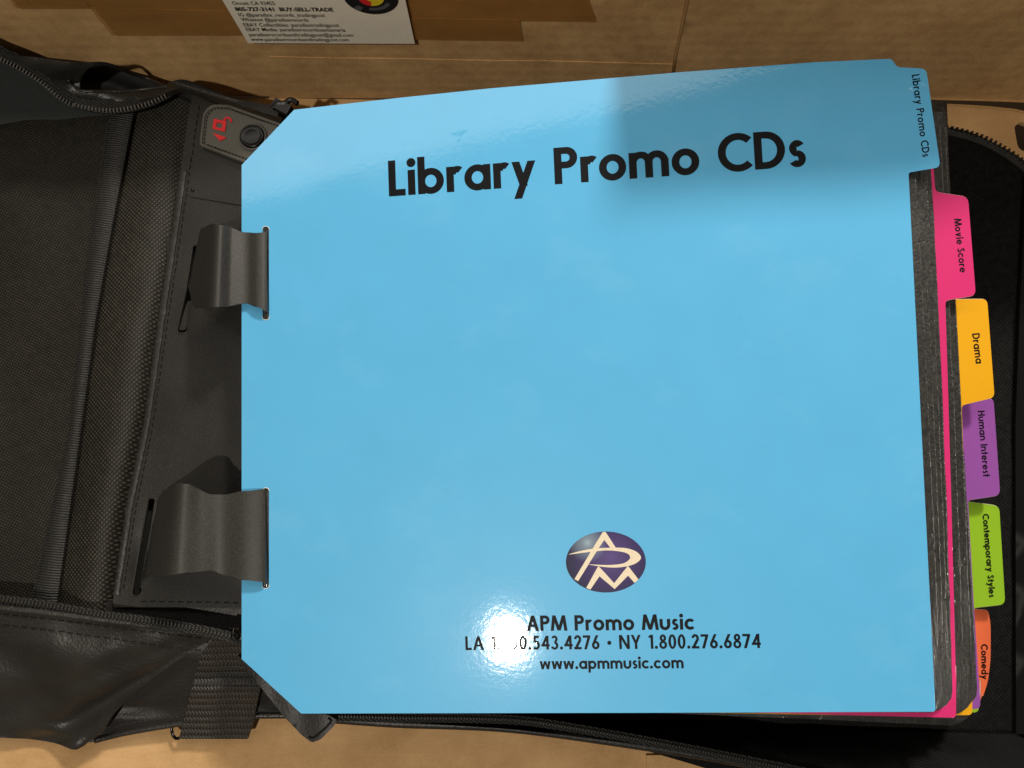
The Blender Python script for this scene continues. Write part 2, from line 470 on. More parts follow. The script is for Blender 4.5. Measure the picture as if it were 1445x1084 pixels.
M = dict(
    floor=cardboard('cardboard_floor', (0.43, 0.25, 0.102), (0.60, 0.37, 0.172), 0, 0.75, 0.15),
    wall=cardboard('cardboard_wall', (0.42, 0.245, 0.100), (0.68, 0.43, 0.195), 0, 0.75, 0.36),
    board_edge=cardboard('cardboard_edge', (0.36, 0.2, 0.08), (0.5, 0.3, 0.12), 1),
    tape=tape_mat(),
    lining=mesh_fabric('lining_fabric', (0.0075, 0.0066, 0.0046), (0.046, 0.039, 0.026), 0.00135, 0.45, 0.45, spec=0.22),
    padding=mesh_fabric('padding_fabric', (0.008, 0.0070, 0.0052), (0.066, 0.058, 0.041), 0.00165, 0.72),
    base=mesh_fabric('base_fabric', (0.0018, 0.0018, 0.0018), (0.030, 0.030, 0.029), 0.0012, 0.6, 0.62, spec=0.12),
    smooth_fabric=plain('smooth_fabric', (0.024, 0.027, 0.027), 0.7, 0.3, nscale=500, bump_d=0.0002),
    gusset=mesh_fabric('gusset_fabric', (0.003, 0.003, 0.003), (0.016, 0.016, 0.0155), 0.0009, 0.2, 0.6, spec=0.15),
    hem=ribbed('hem_tape', (0.012, 0.0113, 0.0098), 0.00125, 0.12),
    panel=leatherette('panel_plastic', (0.020, 0.0188, 0.0165), 0.40, 2200, 0.00009, 0.4, 0.12, 0.8),
    strap=leatherette('strap_plastic', (0.034, 0.0325, 0.029), 0.46, 2200, 0.00009, 0.45, 0.08, 0.8),
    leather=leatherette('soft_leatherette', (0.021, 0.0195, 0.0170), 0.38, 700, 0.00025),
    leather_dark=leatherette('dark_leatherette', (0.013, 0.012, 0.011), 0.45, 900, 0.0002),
    thread=plain('thread', (0.004, 0.004, 0.004), 0.6, 0.3, bump_d=0),
    thread_grey=plain('grey_thread', (0.03, 0.029, 0.026), 0.5, 0.4, bump_d=0),
    teeth=plain('zip_teeth', (0.16, 0.15, 0.135), 0.22, 0.9, bump_d=0),
    teeth_mid=plain('black_zip_teeth', (0.045, 0.042, 0.037), 0.25, 0.8, bump_d=0),
    teeth_dull=plain('dull_zip_teeth', (0.03, 0.029, 0.026), 0.5, 0.4, bump_d=0),
    lamin=plain('laminate_edge', (0.62, 0.58, 0.48), 0.35, 0.5, bump_d=0),
    teeth_dark=plain('dark_zip_teeth', (0.012, 0.012, 0.012), 0.3, 0.6, bump_d=0),
    ziptape=ribbed('zip_tape', (0.010, 0.010, 0.009), 0.0011, 0.5),
    rubber=plain('grey_rubber', (0.100, 0.094, 0.078), 0.55, 0.4, nscale=1200),
    button=plain('black_button', (0.004, 0.004, 0.004), 0.25, 0.3, bump_d=0),
    red=plain('red_print', (0.72, 0.022, 0.025), 0.5, 0.4, bump_d=0),
    web=webbing_mat('webbing'),
    metal=plain('dark_metal', (0.05, 0.048, 0.045), 0.25, 0.5, 1.0, bump_d=0),
    black=plain('black_plastic', (0.008, 0.008, 0.009), 0.4, 0.5),
    blue=card_stock('blue_card', (0.108, 0.455, 0.77), 0.38, 1.0, 0.16, wear=0.075),
    pink=card_stock('pink_card', (0.66, 0.026, 0.17), 0.35, 0.3),
    yellow=card_stock('yellow_card', (0.78, 0.38, 0.006), 0.35, 0.35),
    purple=card_stock('purple_card', (0.27, 0.075, 0.34), 0.3, 0.5),
    green=card_stock('green_card', (0.26, 0.47, 0.020), 0.3, 0.5),
    orange=card_stock('orange_card', (0.80, 0.15, 0.055), 0.22, 0.9),
    ink=plain('black_ink', (0.003, 0.0035, 0.005), 0.5, 0.15, coat=0.08, bump_d=0),
    cream=plain('cream_ink', (0.78, 0.67, 0.49), 0.4, 0.3, coat=0.2, noise_amp=0.08, bump_d=0),
    emblem=emblem_mat(),
    film=plain('clear_film_edge', (0.055, 0.053, 0.048), 0.2, 0.9, noise_amp=0.9, nscale=350, bump_d=0.0006),
    sleeve=sleeve_mat('disc_sleeve'),
    paper=plain('cream_card', (0.90, 0.84, 0.70), 0.45, 0.4, noise_amp=0.04, nscale=300),
    small_ink=plain('small_print', (0.02, 0.017, 0.014), 0.5, 0.3, bump_d=0),
    vinyl=plain('vinyl_print', (0.014, 0.015, 0.018), 0.5, 0.3, bump_d=0),
    groove=plain('vinyl_groove_print', (0.10, 0.105, 0.115), 0.5, 0.3, bump_d=0),
    lemon=plain('lemon_print', (0.75, 0.62, 0.03), 0.5, 0.3, bump_d=0),
    phone=plain('phone_body', (0.02, 0.02, 0.022), 0.35, 0.5, bump_d=0),
    glass=plain('lens_glass', (0.005, 0.005, 0.008), 0.08, 0.6, bump_d=0),
    table=plain('table_gap_shade', (0.016, 0.010, 0.006), 0.9, 0.0, nscale=60),  # coloured dark and matt so gaps in the cardboard read as deep shade
)

# ------------------------------------------------------------------ lettering (a geometric sans drawn with strokes)
XH, WT = 0.70, 0.165
def arc(cx, cy, rx, ry, a0, a1, w, n=26):
    """band whose OUTER edge is the ellipse rx, ry; angles in degrees"""
    k = max(3, int(abs(a1 - a0) / 360 * n * 1.4)); q = []
    for i in range(k):
        s = [math.radians(lerp(a0, a1, (i + j) / k)) for j in (0, 1)]
        q.append([(cx + rx * math.cos(s[0]), cy + ry * math.sin(s[0])), (cx + rx * math.cos(s[1]), cy + ry * math.sin(s[1])),
                  (cx + (rx - w) * math.cos(s[1]), cy + (ry - w * 0.92) * math.sin(s[1])), (cx + (rx - w) * math.cos(s[0]), cy + (ry - w * 0.92) * math.sin(s[0]))])
    return q
def bar(x0, y0, x1, y1, w, flat='h'):
    """slanted stem with horizontal ends"""
    h = w / 2
    return [[(x0 - h, y0), (x0 + h, y0), (x1 + h, y1), (x1 - h, y1)]]
def rect(x0, y0, x1, y1): return [[(x0, y0), (x1, y0), (x1, y1), (x0, y1)]]
def dot(cx, cy, r): return [[(cx + r * math.cos(i * math.pi / 8), cy + r * math.sin(i * math.pi / 8)) for i in range(16)]]
def glyph(ch, w):
    h = w * 0.9; x = XH; r = XH / 2 + 0.012; R = 2 * r
    if ch == ' ': return [], 0.34
    if ch in 'ov'[:1]: return [arc(r, x / 2, r, r, 0, 360, w)], R
    if ch == 'b': return [rect(0, 0, w, 1.04), arc(r, x / 2, r, r, 0, 360, w)], R
    if ch == 'p': return [rect(0, -0.32, w, x), arc(r, x / 2, r, r, 0, 360, w)], R
    if ch == 'd': return [rect(R - w, 0, R, 1.04), arc(r, x / 2, r, r, 0, 360, w)], R
    if ch == 'a': return [rect(R - w, 0, R, x), arc(r, x / 2, r, r, 0, 360, w)], R
    if ch == 'c': return [arc(r, x / 2, r, r, 42, 318, w)], R * 0.86
    if ch == 'e': return [arc(r, x / 2, r, r, 0, 322, w), rect(w * 0.6, x / 2 - h * 0.42, R - w * 0.15, x / 2 + h * 0.42)], R
    if ch == 'l': return [rect(0, 0, w, 1.04)], w
    if ch == 'i': return [rect(0, 0, w, x), dot(w / 2, 0.90, w * 0.62)], w
    if ch == 'r': return [rect(0, 0, w, x), arc(w * 0.5 + 0.20, x - 0.235, 0.235, 0.247, 52, 172, w * 0.95)], w + 0.215
    if ch == 't': return [rect(0.09, 0, 0.09 + w, 0.94), rect(0, x - h, 0.18 + w, x)], 0.18 + w
    if ch == 'n': q = 0.25; return [rect(0, 0, w, x), rect(2 * q, 0, 2 * q + w, x - q), arc(q + w / 2, x - q - w / 2 + 0.02, q + w / 2, q + w / 2, 0, 180, w)], 2 * q + w
    if ch == 'u': q = 0.24; return [rect(0, q, w, x), rect(2 * q, q, 2 * q + w, x), arc(q + w / 2, q + w / 2 - 0.02, q + w / 2, q + w / 2, 180, 360, w)], 2 * q + w
    if ch == 'm':
        q = 0.21; o = [rect(0, 0, w, x)]
        for k in (0, 1):
            o += [rect(2 * q * (k + 1), 0, 2 * q * (k + 1) + w, x - q), arc(q * (2 * k + 1) + w / 2, x - q - w / 2 + 0.02, q + w / 2, q + w / 2, 0, 180, w)]
        return o, 4 * q + w
    if ch == 's':
        a = x * 0.27 + 0.03; return [arc(0.23, x - a + 0.008, 0.2, a, 30, 255, w * 0.92), arc(0.22, a - 0.008, 0.22, a + 0.005, -150, 85, w * 0.92), bar(0.26, x * 0.40, 0.19, x * 0.60, w * 1.15)], 0.44
    if ch == 'v': return [bar(0.31, 0, w * 0.6, x, w * 1.02), bar(0.31, 0, 0.62 - w * 0.6, x, w * 1.02)], 0.62
    if ch == 'y': return [bar(0.33, 0.02, w * 0.6, x, w * 1.05), bar(0.16, -0.32, 0.68 - w * 0.6, x, w * 1.05)], 0.68
    if ch == 'w': return [bar(0.25, 0, w * 0.5, x, w), bar(0.25, 0, 0.48, x, w * 0.9), bar(0.71, 0, 0.48, x, w * 0.9), bar(0.71, 0, 0.96 - w * 0.5, x, w)], 0.96
    if ch == 'L': return [rect(0, 0, w, 1), rect(0, 0, 0.47, h)], 0.47
    if ch == 'P': return [rect(0, 0, w, 1), rect(w * 0.5, 1 - h, 0.34, 1), rect(w * 0.5, 0.42, 0.34, 0.42 + h), arc(0.34, 0.71, 0.29, 0.29, -90, 90, w)], 0.63
    if ch == 'C': return [arc(0.52, 0.5, 0.52, 0.52, 45, 315, w)], 0.86
    if ch == 'D': return [rect(0, 0, w, 1), rect(w * 0.5, 1 - h, 0.3, 1), rect(w * 0.5, 0, 0.3, h), arc(0.3, 0.5, 0.49, 0.5, -90, 90, w)], 0.79
    if ch == 'M': return [bar(0.07, 0, 0.2, 1, w), bar(0.52, 0.02, 0.2, 1, w * 1.05), bar(0.52, 0.02, 0.84, 1, w * 1.05), bar(0.97, 0, 0.84, 1, w)], 1.04
    if ch == 'A': return [bar(w * 0.5, 0, 0.41, 1, w * 1.05), bar(0.82 - w * 0.5, 0, 0.41, 1, w * 1.05), rect(0.2, 0.26, 0.62, 0.26 + h * 0.85)], 0.82
    if ch == 'H': return [rect(0, 0, w, 1), rect(0.72 - w, 0, 0.72, 1), rect(w * 0.5, 0.5 - h * 0.2, 0.72 - w * 0.5, 0.5 + h * 0.8)], 0.72
    if ch == 'I': return [rect(0, 0, w, 1)], w
    if ch == 'N': return [rect(0, 0, w, 1), rect(0.76 - w, 0, 0.76, 1), bar(0.76 - w * 0.55, 0, w * 0.55, 1, w * 1.1)], 0.76
    if ch == 'Y': return [rect(0.35 - w / 2, 0, 0.35 + w / 2, 0.45), bar(0.35, 0.4, w * 0.5, 1, w * 1.05), bar(0.35, 0.4, 0.70 - w * 0.5, 1, w * 1.05)], 0.70
    if ch == 'S':
        return [arc(0.27, 0.755, 0.25, 0.255, 20, 255, w * 0.95), arc(0.27, 0.275, 0.28, 0.285, -165, 80, w * 0.95), bar(0.34, 0.42, 0.20, 0.62, w * 1.2)], 0.56
    if ch == '.': return [dot(w * 0.6, w * 0.55, w * 0.62)], w * 1.2
    if ch == '\u2022': return [dot(0.17, 0.45, 0.15)], 0.34
    if ch == '1': return [rect(0.16, 0, 0.16 + w, 1), [[(0.16 + w, 1), (0.16, 1), (0.0, 0.88), (0.06, 0.76), (0.16 + w * 0.5, 0.86)]]], 0.16 + w
    if ch == '8': return [arc(0.28, 0.76, 0.23, 0.26, 0, 360, w * 0.92), arc(0.28, 0.275, 0.28, 0.29, 0, 360, w * 0.92)], 0.56
    if ch == '0': return [arc(0.28, 0.5, 0.28, 0.52, 0, 360, w)], 0.56
    if ch == '2': return [arc(0.27, 0.74, 0.26, 0.28, -22, 180, w), bar(0.14, h * 0.6, 0.44, 0.66, w * 1.2), rect(0.0, 0, 0.54, h)], 0.55
    if ch == '7': return [rect(0, 1 - h, 0.54, 1), bar(0.17, 0, 0.46, 1 - h * 0.5, w * 1.1)], 0.54
    if ch == '6': return [arc(0.28, 0.29, 0.28, 0.30, 0, 360, w), bar(0.10, 0.34, 0.40, 1.0, w * 1.1)], 0.56
    if ch == '4': return [rect(0.36, 0, 0.36 + w, 1), rect(0.0, 0.22, 0.62, 0.22 + h), bar(0.09, 0.26, 0.36 + w * 0.45, 1, w * 1.1)], 0.62
    if ch == '5': return [arc(0.25, 0.32, 0.29, 0.33, -140, 105, w), rect(0.09, 1 - h, 0.48, 1), bar(0.09 + w * 0.35, 0.52, 0.17, 1 - h * 0.5, w * 0.95)], 0.54
    if ch == '3': return [arc(0.26, 0.75, 0.23, 0.26, -95, 160, w * 0.92), arc(0.25, 0.28, 0.28, 0.29, -160, 92, w * 0.92)], 0.54
    return [], 0.3
def write(text, A, B, n, lift, mat_, parent, w=WT, gap=0.085, name='lettering', ystretch=1.0, conform=None):
    """set a line of text on a plane between two world points"""
    runs = []; x = 0
    for ch in text:
        st, adv = glyph(ch, w); runs.append((x, st)); x += adv + gap
    total = x - gap
    d = (B - A); s = d.length / total; d.normalize(); u = n.cross(d).normalized()
    verts = []; faces = []
    for ox, strokes in runs:
        for k, st in enumerate(strokes):
            for poly in st:
                b = len(verts)
                area2 = sum(poly[i - 1][0] * poly[i][1] - poly[i][0] * poly[i - 1][1] for i in range(len(poly)))
                if area2 < 0: poly = poly[::-1]
                for (px, py) in poly:
                    verts.append(A + d * ((px + ox) * s) + u * (py * s * ystretch) + n * (lift + k * 0.000006))
                faces.append(tuple(range(b, b + len(poly))))
    if conform:       # follow a bent page
        out = []
        for p in verts:
            r_ = p - c0; zc_ = r_.dot(fw); l = (p - A).dot(n) + 0.00025
            out.append(conform(CU + F * r_.dot(rt) / zc_, CV - F * r_.dot(upv) / zc_, l))
        verts = out
    me = bpy.data.meshes.new(name); me.from_pydata([tuple(v) for v in verts], [], faces); me.update()
    o = link(name, me, mat_, parent)
    return o
def font_line(text, A, B, up, height, mat_, parent, lift_v, bold=0.0, name='small_lettering'):
    """a line in the built-in face, stretched between two points"""
    cu = bpy.data.curves.new(name, 'FONT'); cu.body = text; cu.size = 1; cu.offset = bold; cu.resolution_u = 2
    tmp = bpy.data.objects.new(name, cu); COL.objects.link(tmp)
    dg = bpy.context.evaluated_depsgraph_get(); me = bpy.data.meshes.new_from_object(tmp.evaluated_get(dg))
    bpy.data.objects.remove(tmp); bpy.data.curves.remove(cu)
    x0 = min(v.co.x for v in me.vertices); x1 = max(v.co.x for v in me.vertices)
    d = B - A
    for v in me.vertices:
        p = A + d * ((v.co.x - x0) / (x1 - x0)) + up * (v.co.y / 0.70 * height) + lift_v
        v.co = p
    me.materials.clear(); me.update()
    return link(name, me, mat_, parent)

# ================================================================== THE SETTING: surface and cardboard box
g = sheet('ground', [(-2200, -1300), (3600, -1300), (3600, 2400), (-2200, 2400)], lambda u, v: Vector(((u - 722) / 2000, (542 - v) / 2000, -0.03)), M['table'], thick=0.01)
tag(g, 'table top under the cardboard, coloured dark for the shade in the gaps', None, None, 'structure')

fl = empty('cardboard_sheet', (0, -0.05, 0), 'flat tan cardboard floor that the black binder case lies on', 'cardboard')
def wob(u, v, z0=0.0, a=0.0012):
    p = P(u, v, z0); n = noise.noise(Vector((p.x * 9, p.y * 14, 3.1))); return P(u, v, z0 + a * n)
floor_px = [(-300, 152), (330, 138), (700, 143), (1315, 148), (1380, 150), (1440, 157), (1462, 166), (1760, 170), (1760, 1500), (-300, 1500)]
hole = rnd([(1431, 178, 5), (1441, 172, 3), (1452, 176, 4), (1452, 212, 4), (1443, 214, 5), (1436, 207, 4)])
sheet('floor_panel', floor_px, wob, M['floor'], fl, 0.003, holes=[hole], grid=26)
# an overlapping bottom flap whose edge shows at the lower middle
sheet('floor_flap', [(912, 1066), (917, 1300), (1700, 1300), (1700, 1058)], lambda u, v: wob(u, v, 0.0016), M['floor'], fl, 0.0014, grid=24)

bx = empty('cardboard_box', (0, WALL_Y, 0), 'brown cardboard box with packing tape standing behind the black binder case', 'box')
BACK = Vector((0, 1, 0))
TOPZ = 0.125
def wx(u, v): return Wl(u, v)
def wpt(x, z, off): return Vector((x, WALL_Y - off, z))
def wall_sheet(name, px, off, m, thick, grid=0, amp=0.0):
    def sf(u, v):
        p = Wl(u, v, off)
        if amp:
            n = noise.noise(Vector((p.x * 12, p.z * 16, 7.7))); p = Wl(u, v, off + amp * n)
        return p
    return sheet(name, px, sf, m, bx, thick, grid=grid, down=BACK)
wall_sheet('wall_panel', [(-420, -36), (977, -36), (948, 136), (-330, 136)], 0.0, M['wall'], 0.004, 22, 0.0001)
# lower lip of the wall: a second ply starting at the horizontal crease
lip = [(380, 80), (450, 82), (560, 83), (700, 86), (760, 86), (870, 89), (951, 91), (947, 139), (380, 139)]
wall_sheet('wall_lip', lip, 0.00032, M['wall'], 0.0022, 16, 0.0)
wall_sheet('corner_panel', [(978, -36), (1860, -36), (1780, 147), (1440, 141), (1380, 140), (1300, 137), (946, 133)], 0.0032, M['wall'], 0.004, 24, 0.001)
# score line where the corner folds: a slim raised ridge
m = MB(); m.tube([Wl(u, v, 0.0034) for u, v in ((977, -34), (970, 0), (962, 40), (954, 75), (946, 130))], 0.0009, 8); m.build('fold_ridge', M['board_edge'], bx, True)
m = MB(); m.tube([Wl(u, v, 0.0034) for u, v in spline([(1290, 138), (1330, 139.5), (1375, 140.5), (1420, 142), (1470, 144)], 5)], 0.0009, 6); m.build('torn_edge', M['board_edge'], bx, True)
m = MB(); m.tube([P(u, v, 0.001) for u, v in spline([(1290, 147), (1325, 147.5), (1375, 150), (1410, 153), (1440, 157), (1463, 166)], 5)], 0.0007, 6); m.build('floor_edge', M['board_edge'], fl, True)
# flap added out of view, cut to throw shade on the upper right pages
fv = [wpt(x, z, 0.004) for x, z in ((0.046, 0.100), (0.091, 0.203), (0.205, 0.213), (0.46, 0.100))]
m = MB(); b0 = len(m.v); m.v += fv + [p + Vector((0, 0.004, 0)) for p in fv]; m.f += [(0, 3, 2, 1), (4, 5, 6, 7), (0, 1, 5, 4), (1, 2, 6, 5), (2, 3, 7, 6), (3, 0, 4, 7)]
m.build('added_shade_flap', M['wall'], bx)
# packing tape
wall_sheet('packing_tape', [(-300, -34), (806, -34), (828, -8), (842, 31), (600, 28), (330, 17), (128, 12), (23, 12), (14, 0), (-60, -26)], 0.0014, M['tape'], 0.0003)
wall_sheet('packing_tape', [(118, 0), (126, 11), (158, 50), (345, 50), (590, 56), (660, 57), (737, 58), (733, 29), (600, 27.0), (330, 16.5), (128, 11.5)], 0.0019, M['tape'], 0.0003)

# business card stuck on the box
bc = empty('business_card', Wl(467, 60, 0.003), 'cream business card with tiny print and a vinyl record, stuck on the box wall', 'business card')
OFF = 0.0032
BL = Wl(350, 60.5, OFF); BR = Wl(585.5, 61.5, OFF); hgt = 0.052
def bq(s, t, o=0.0): p = BL.lerp(BR, s) + Vector((0, -o, t * hgt)); return p
m = MB(); c = bq(0.5, 0.5); m.box(c, (BR - BL) / 2, Vector((0, 0.0002, 0)), Vector((0, 0, hgt / 2))); m.build('card_stock', M['paper'], bc)
fwd = Vector((0, -0.0004, 0)); UPZ = Vector((0, 0, 1))
for text, (u0, v0), (u1, v1), hp, bold in (
        ('Orcutt CA 93455', (329, 6.0), (389, 6.2), 5.2, 0.004),
        ('805-727-3141  BUY-SELL-TRADE', (333, 14.4), (471, 15.2), 5.2, 0.035),
        ('IG @paradise_records_tradingpost', (338, 22.2), (459, 23), 5.0, 0.004),
        ('Whatnot @paradiserecords', (341.5, 29), (436, 29.7), 5.0, 0.004),
        ('EBAY Collectibles: paradisetradingpost', (345, 36.4), (479, 37), 5.0, 0.004),
        ('EBAY Media: paradiserecordssantamaria', (348.5, 43), (488, 43.8), 5.0, 0.004),
        ('paradiserecordsandtradingpost@gmail.com', (352.5, 50.2), (499, 51), 5.0, 0.004),
        ('www.paradiserecordsandtradingpost.com', (355, 56.8), (493, 57.4), 4.8, 0.004)):
    A = Wl(u0, v0, OFF); B = Wl(u1, v1, OFF)
    hh = (Wl(u0, v0 - hp, OFF) - A).z
    font_line(text, A, B, UPZ, hh, M['small_ink'], bc, fwd, bold)
# vinyl record emblem
rr = (Wl(566, 6, OFF) - Wl(490, 6, OFF)).length / 2
cz = Wl(530, 19, OFF); RC = Vector((cz.x, WALL_Y - OFF, cz.z + rr))
def ring(r0, r1, lift, a0=0, a1=360, sx=1.0):
    v = []; f = []; k = 48
    for i in range(k + 1):
        a = math.radians(lerp(a0, a1, i / k))
        for r in (r0, r1): v.append(RC + Vector((r * math.cos(a) * rr * sx, -lift, r * math.sin(a) * rr)))
    for i in range(k): f.append((2 * i, 2 * i + 1, 2 * i + 3, 2 * i + 2))
    return v, f
def ring_obj(name, m, *a):
    v, f = ring(*a); me = bpy.data.meshes.new(name); me.from_pydata([tuple(x) for x in v], [], f); me.update(); return link(name, me, m, bc)
ring_obj('record_print', M['vinyl'], 0.0, 1.0, 0.00045)
ring_obj('groove_print', M['groove'], 0.60, 0.76, 0.00052, 255, 330)
ring_obj('groove_print', M['groove'], 0.70, 0.97, 0.00055, 218, 236)
ring_obj('record_label_print', M['lemon'], 0.0, 0.47, 0.0006)
ring_obj('record_label_print', M['red'], 0.2, 0.47, 0.00066, 190, 262)

# ================================================================== THE BINDER CASE
case = empty('binder_case', (-0.1, -0.05, 0), 'open black zip-up disc binder case with plastic straps, zips and a grey lock badge', 'binder case')
def zpanel(u, v):       # height of the plastic spine panel
    return lerp(0.034, 0.041, min(max((u - 170) / 180, 0), 1)) + 0.0006 * noise.noise(Vector((u / 60, v / 60, 1.0)))
def s_panel(u, v, l=0.0): return P(u, v, zpanel(u, v) + l)

# --- right-hand shell (the tray under the pages)
shell_px = [(352, 158), (700, 150), (1200, 160)] + spline([(1320, 178), (1360, 184), (1400, 200), (1445, 226), (1500, 270), (1560, 350)], 6) + [(1580, 800), (1560, 1180), (1150, 1130), (900, 1056), (700, 1030), (560, 1022), (478, 1014), (345, 985), (330, 600)]
sheet('shell_base', shell_px, lambda u, v: P(u, v, 0.010 + 0.0008 * noise.noise(Vector((u / 90, v / 90, 5)))), M['base'], case, 0.006, grid=40)
arc_px = spline([(1300, 176), (1322, 178.5), (1350, 183), (1385, 193), (1415, 208), (1445, 229), (1490, 268)], 6)
zip1 = sheet('zipper', [(u + 1, v + 1) for u, v in arc_px] + [(u - 5, v + 9) for u, v in arc_px[::-1]], lambda u, v: P(u, v, 0.0112), M['ziptape'], case, 0.001)
teeth(arc_px, lambda u, v: P(u, v, 0.0113), M['teeth_dark'], zip1, 7.2, 2.0, 3.2, tall=0.0011)
# right wall of the tray, rising towards the viewer's right
def s_rw(u, v): return P(u, v, 0.0125 + 0.034 * min(max((u - 1431) / 130, 0), 1))
sheet('side_gusset', [(1450, 250), (1440, 420), (1433, 600), (1434, 1036), (1600, 1036), (1620, 250)], s_rw, M['thread'], case, 0.002, grid=24)
# front wall of the tray
def front_edge(u): return pl(u, [(470, 1012), (560, 1019), (720, 1029), (900, 1050), (1040, 1072), (1110, 1086), (1300, 1120), (1500, 1160)])
def front_in(u): return pl(u, [(470, 1006), (700, 1008), (900, 1016), (1100, 1025), (1260, 1032), (1434, 1036), (1620, 1036)])
def s_fr(u, v):
    a, b = front_in(u), front_edge(u); t = min(max((v - a) / max(b - a, 1), 0), 1)
    return P(u, v, 0.013 + 0.022 * math.sin(t * math.pi * 0.5) + 0.0016 * noise.noise(Vector((u / 45, v / 22, 9))))
us = list(range(470, 1601, 26))
sheet('front_gusset', [(u, front_in(u)) for u in us] + [(u, front_edge(u)) for u in us[::-1]], s_fr, M['gusset'], case, 0.003, grid=13)
zl = spline([(462, 1010), (560, 1012.5), (660, 1013.5), (740, 1017), (820, 1029), (900, 1043), (1000, 1062), (1110, 1084), (1250, 1112)], 8)
def s_z(u, v): return P(u, v, 0.037 if u > 760 else lerp(0.043, 0.037, min(max((u - 560) / 200, 0), 1)))
zip2 = sheet('zipper', [(u, v - 6) for u, v in zl] + [(u, v + 7) for u, v in zl[::-1]], s_z, M['ziptape'], case, 0.0015)
teeth(zl, lambda u, v: P(u, v, 0.0378 if u > 760 else lerp(0.0438, 0.0378, min(max((u - 560) / 200, 0), 1))), M['teeth_dull'], zip2, 4.3, 1.1, 2.0, tall=0.0007)
# rolled outer rim below the zip
m = MB(); m.tube([P(u, v, 0.030) for u, v in spline([(474, 1014), (560, 1020), (720, 1027), (900, 1051), (1040, 1074), (1110, 1090), (1300, 1128), (1500, 1160)], 8)], 0.0024, 10); m.build('outer_rim', M['leather_dark'], case, True)

# --- lining of the left cover
def fold(t, c, w): return math.exp(-((t - c) / w) ** 2)
def hem_l(v): return pl(v, [(140, 165), (165, 152), (330, 127), (600, 98), (850, 43), (880, 38)])
def hem_r(v): return pl(v, [(140, 192), (165, 187), (330, 156), (450, 135), (600, 115), (850, 80), (880, 76)])
def seam(v): return pl(v, [(110, 276), (150, 268), (330, 242), (450, 224), (600, 203), (720, 178), (855, 158), (900, 150)])
def z_lin(u, v):
    z = 0.026 + 0.004 * noise.noise(Vector((u / 160, v / 200, 2))) + 0.0007 * noise.noise(Vector((u / 35, v / 12, 8)))
    # shallow creases running across the pocket
    for c0_, k in ((480, 0.10), (560, 0.12), (612, 0.14), (430, 0.10), (520, 0.11)):
        z -= 0.0009 * fold(v + u * k, c0_ + 14, 3.2) * (1 if u < 120 else 0.3)
    return z
vs = list(range(150, 881, 30))
lin = [(-160, 182), (0, 176), (70, 163), (135, 150), (160, 150)] + [(hem_l(v) + 10, v) for v in vs] + [(-160, 872)]
sheet('pocket_lining', lin, lambda u, v: P(u, v, z_lin(u, v)), M['lining'], case, 0.002, grid=12)
sheet('upper_lining', [(-160, 40), (0, 82), (50, 104), (90, 136), (115, 152), (150, 158), (168, 166), (120, 184), (-160, 210)],
      lambda u, v: P(u, v, max(0.0235 + 0.036 * min(max((172 - v) / 100, 0), 1.2), zmin(v, 0.2165))), M['smooth_fabric'], case, 0.002, grid=10)
hem = sheet('hem_tape', [(hem_l(v), v) for v in vs] + [(hem_r(v), v) for v in vs[::-1]],
      lambda u, v: P(u, v, 0.0305 + 0.0016 * math.sin(math.pi * min(max((u - hem_l(v)) / (hem_r(v) - hem_l(v)), 0), 1))), M['hem'], case, 0.002, grid=7)
stitches([(hem_l(v) + 4, v) for v in vs], lambda u, v: P(u, v, 0.0310), M['thread'], hem, 8, 5, 0.9)
# padded strip between the pocket and the spine
def z_pad(u, v):
    a, b = hem_r(v), seam(v); t = min(max((u - a) / (b - a), 0), 1)
    big = pl(v, [(130, 0.002), (330, 0.005), (600, 0.0085), (860, 0.008)])
    return 0.0265 + big * (math.sin(math.pi * t ** 1.35) ** 0.7 if 0 < t < 1 else 0) + 0.0008 * noise.noise(Vector((u / 40, v / 70, 4)))
vp = list(range(126, 892, 24))
sheet('padded_strip', [(hem_r(v) + 0.5, v) for v in vp] + [(seam(v) + 4, v) for v in vp[::-1]], lambda u, v: P(u, v, z_pad(u, v)), M['padding'], case, 0.002, grid=9)

# --- plastic spine panel with its slots
slot1 = rnd([(272, 346, 4), (281, 346, 4), (272, 412, 0), (264, 470, 5), (249, 470, 5), (262, 412, 0)])
slot2 = rnd([(209, 703, 4), (220, 703, 4), (200, 840, 6), (185, 842, 6)])
pan = [(seam(v), v) for v in range(118, 852, 26)] + [(160, 857), (250, 857), (345, 859), (390, 857), (392, 150), (330, 139), (276, 117)]
panel = sheet('spine_panel', pan, s_panel, M['panel'], case, 0.0022, holes=[slot1, slot2], grid=20)
for sl in (slot1, slot2):
    m = MB(); m.tube([s_panel(u, v, -0.0001) for u, v in densify(sl, 8)], 0.00042, 6, True); m.build('slot_rim', M['panel'], panel, True)
sheet('slot_tongue', rnd([(265, 424, 3), (273, 428, 3), (262, 466, 4), (252, 466, 4)]), lambda u, v: s_panel(u, v, -0.0012), M['panel'], panel, 0.001)
sheet('slot_floor', [(170, 690), (300, 690), (300, 850), (170, 850)], lambda u, v: s_panel(u, v, -0.0065), M['leather_dark'], panel, 0.001)
sheet('slot_floor', [(235, 335), (300, 335), (300, 480), (235, 480)], lambda u, v: s_panel(u, v, -0.0065), M['leather_dark'], panel, 0.001)
m = MB()
st = [(seam(v) + 13, v) for v in range(150, 850, 20)]
stitches(st, s_panel, M['thread'], panel, 10.5, 6.5, 1.0)
stitches([(200, 849), (260, 849.5), (345, 851)], s_panel, M['thread'], panel, 13, 8, 1.0)
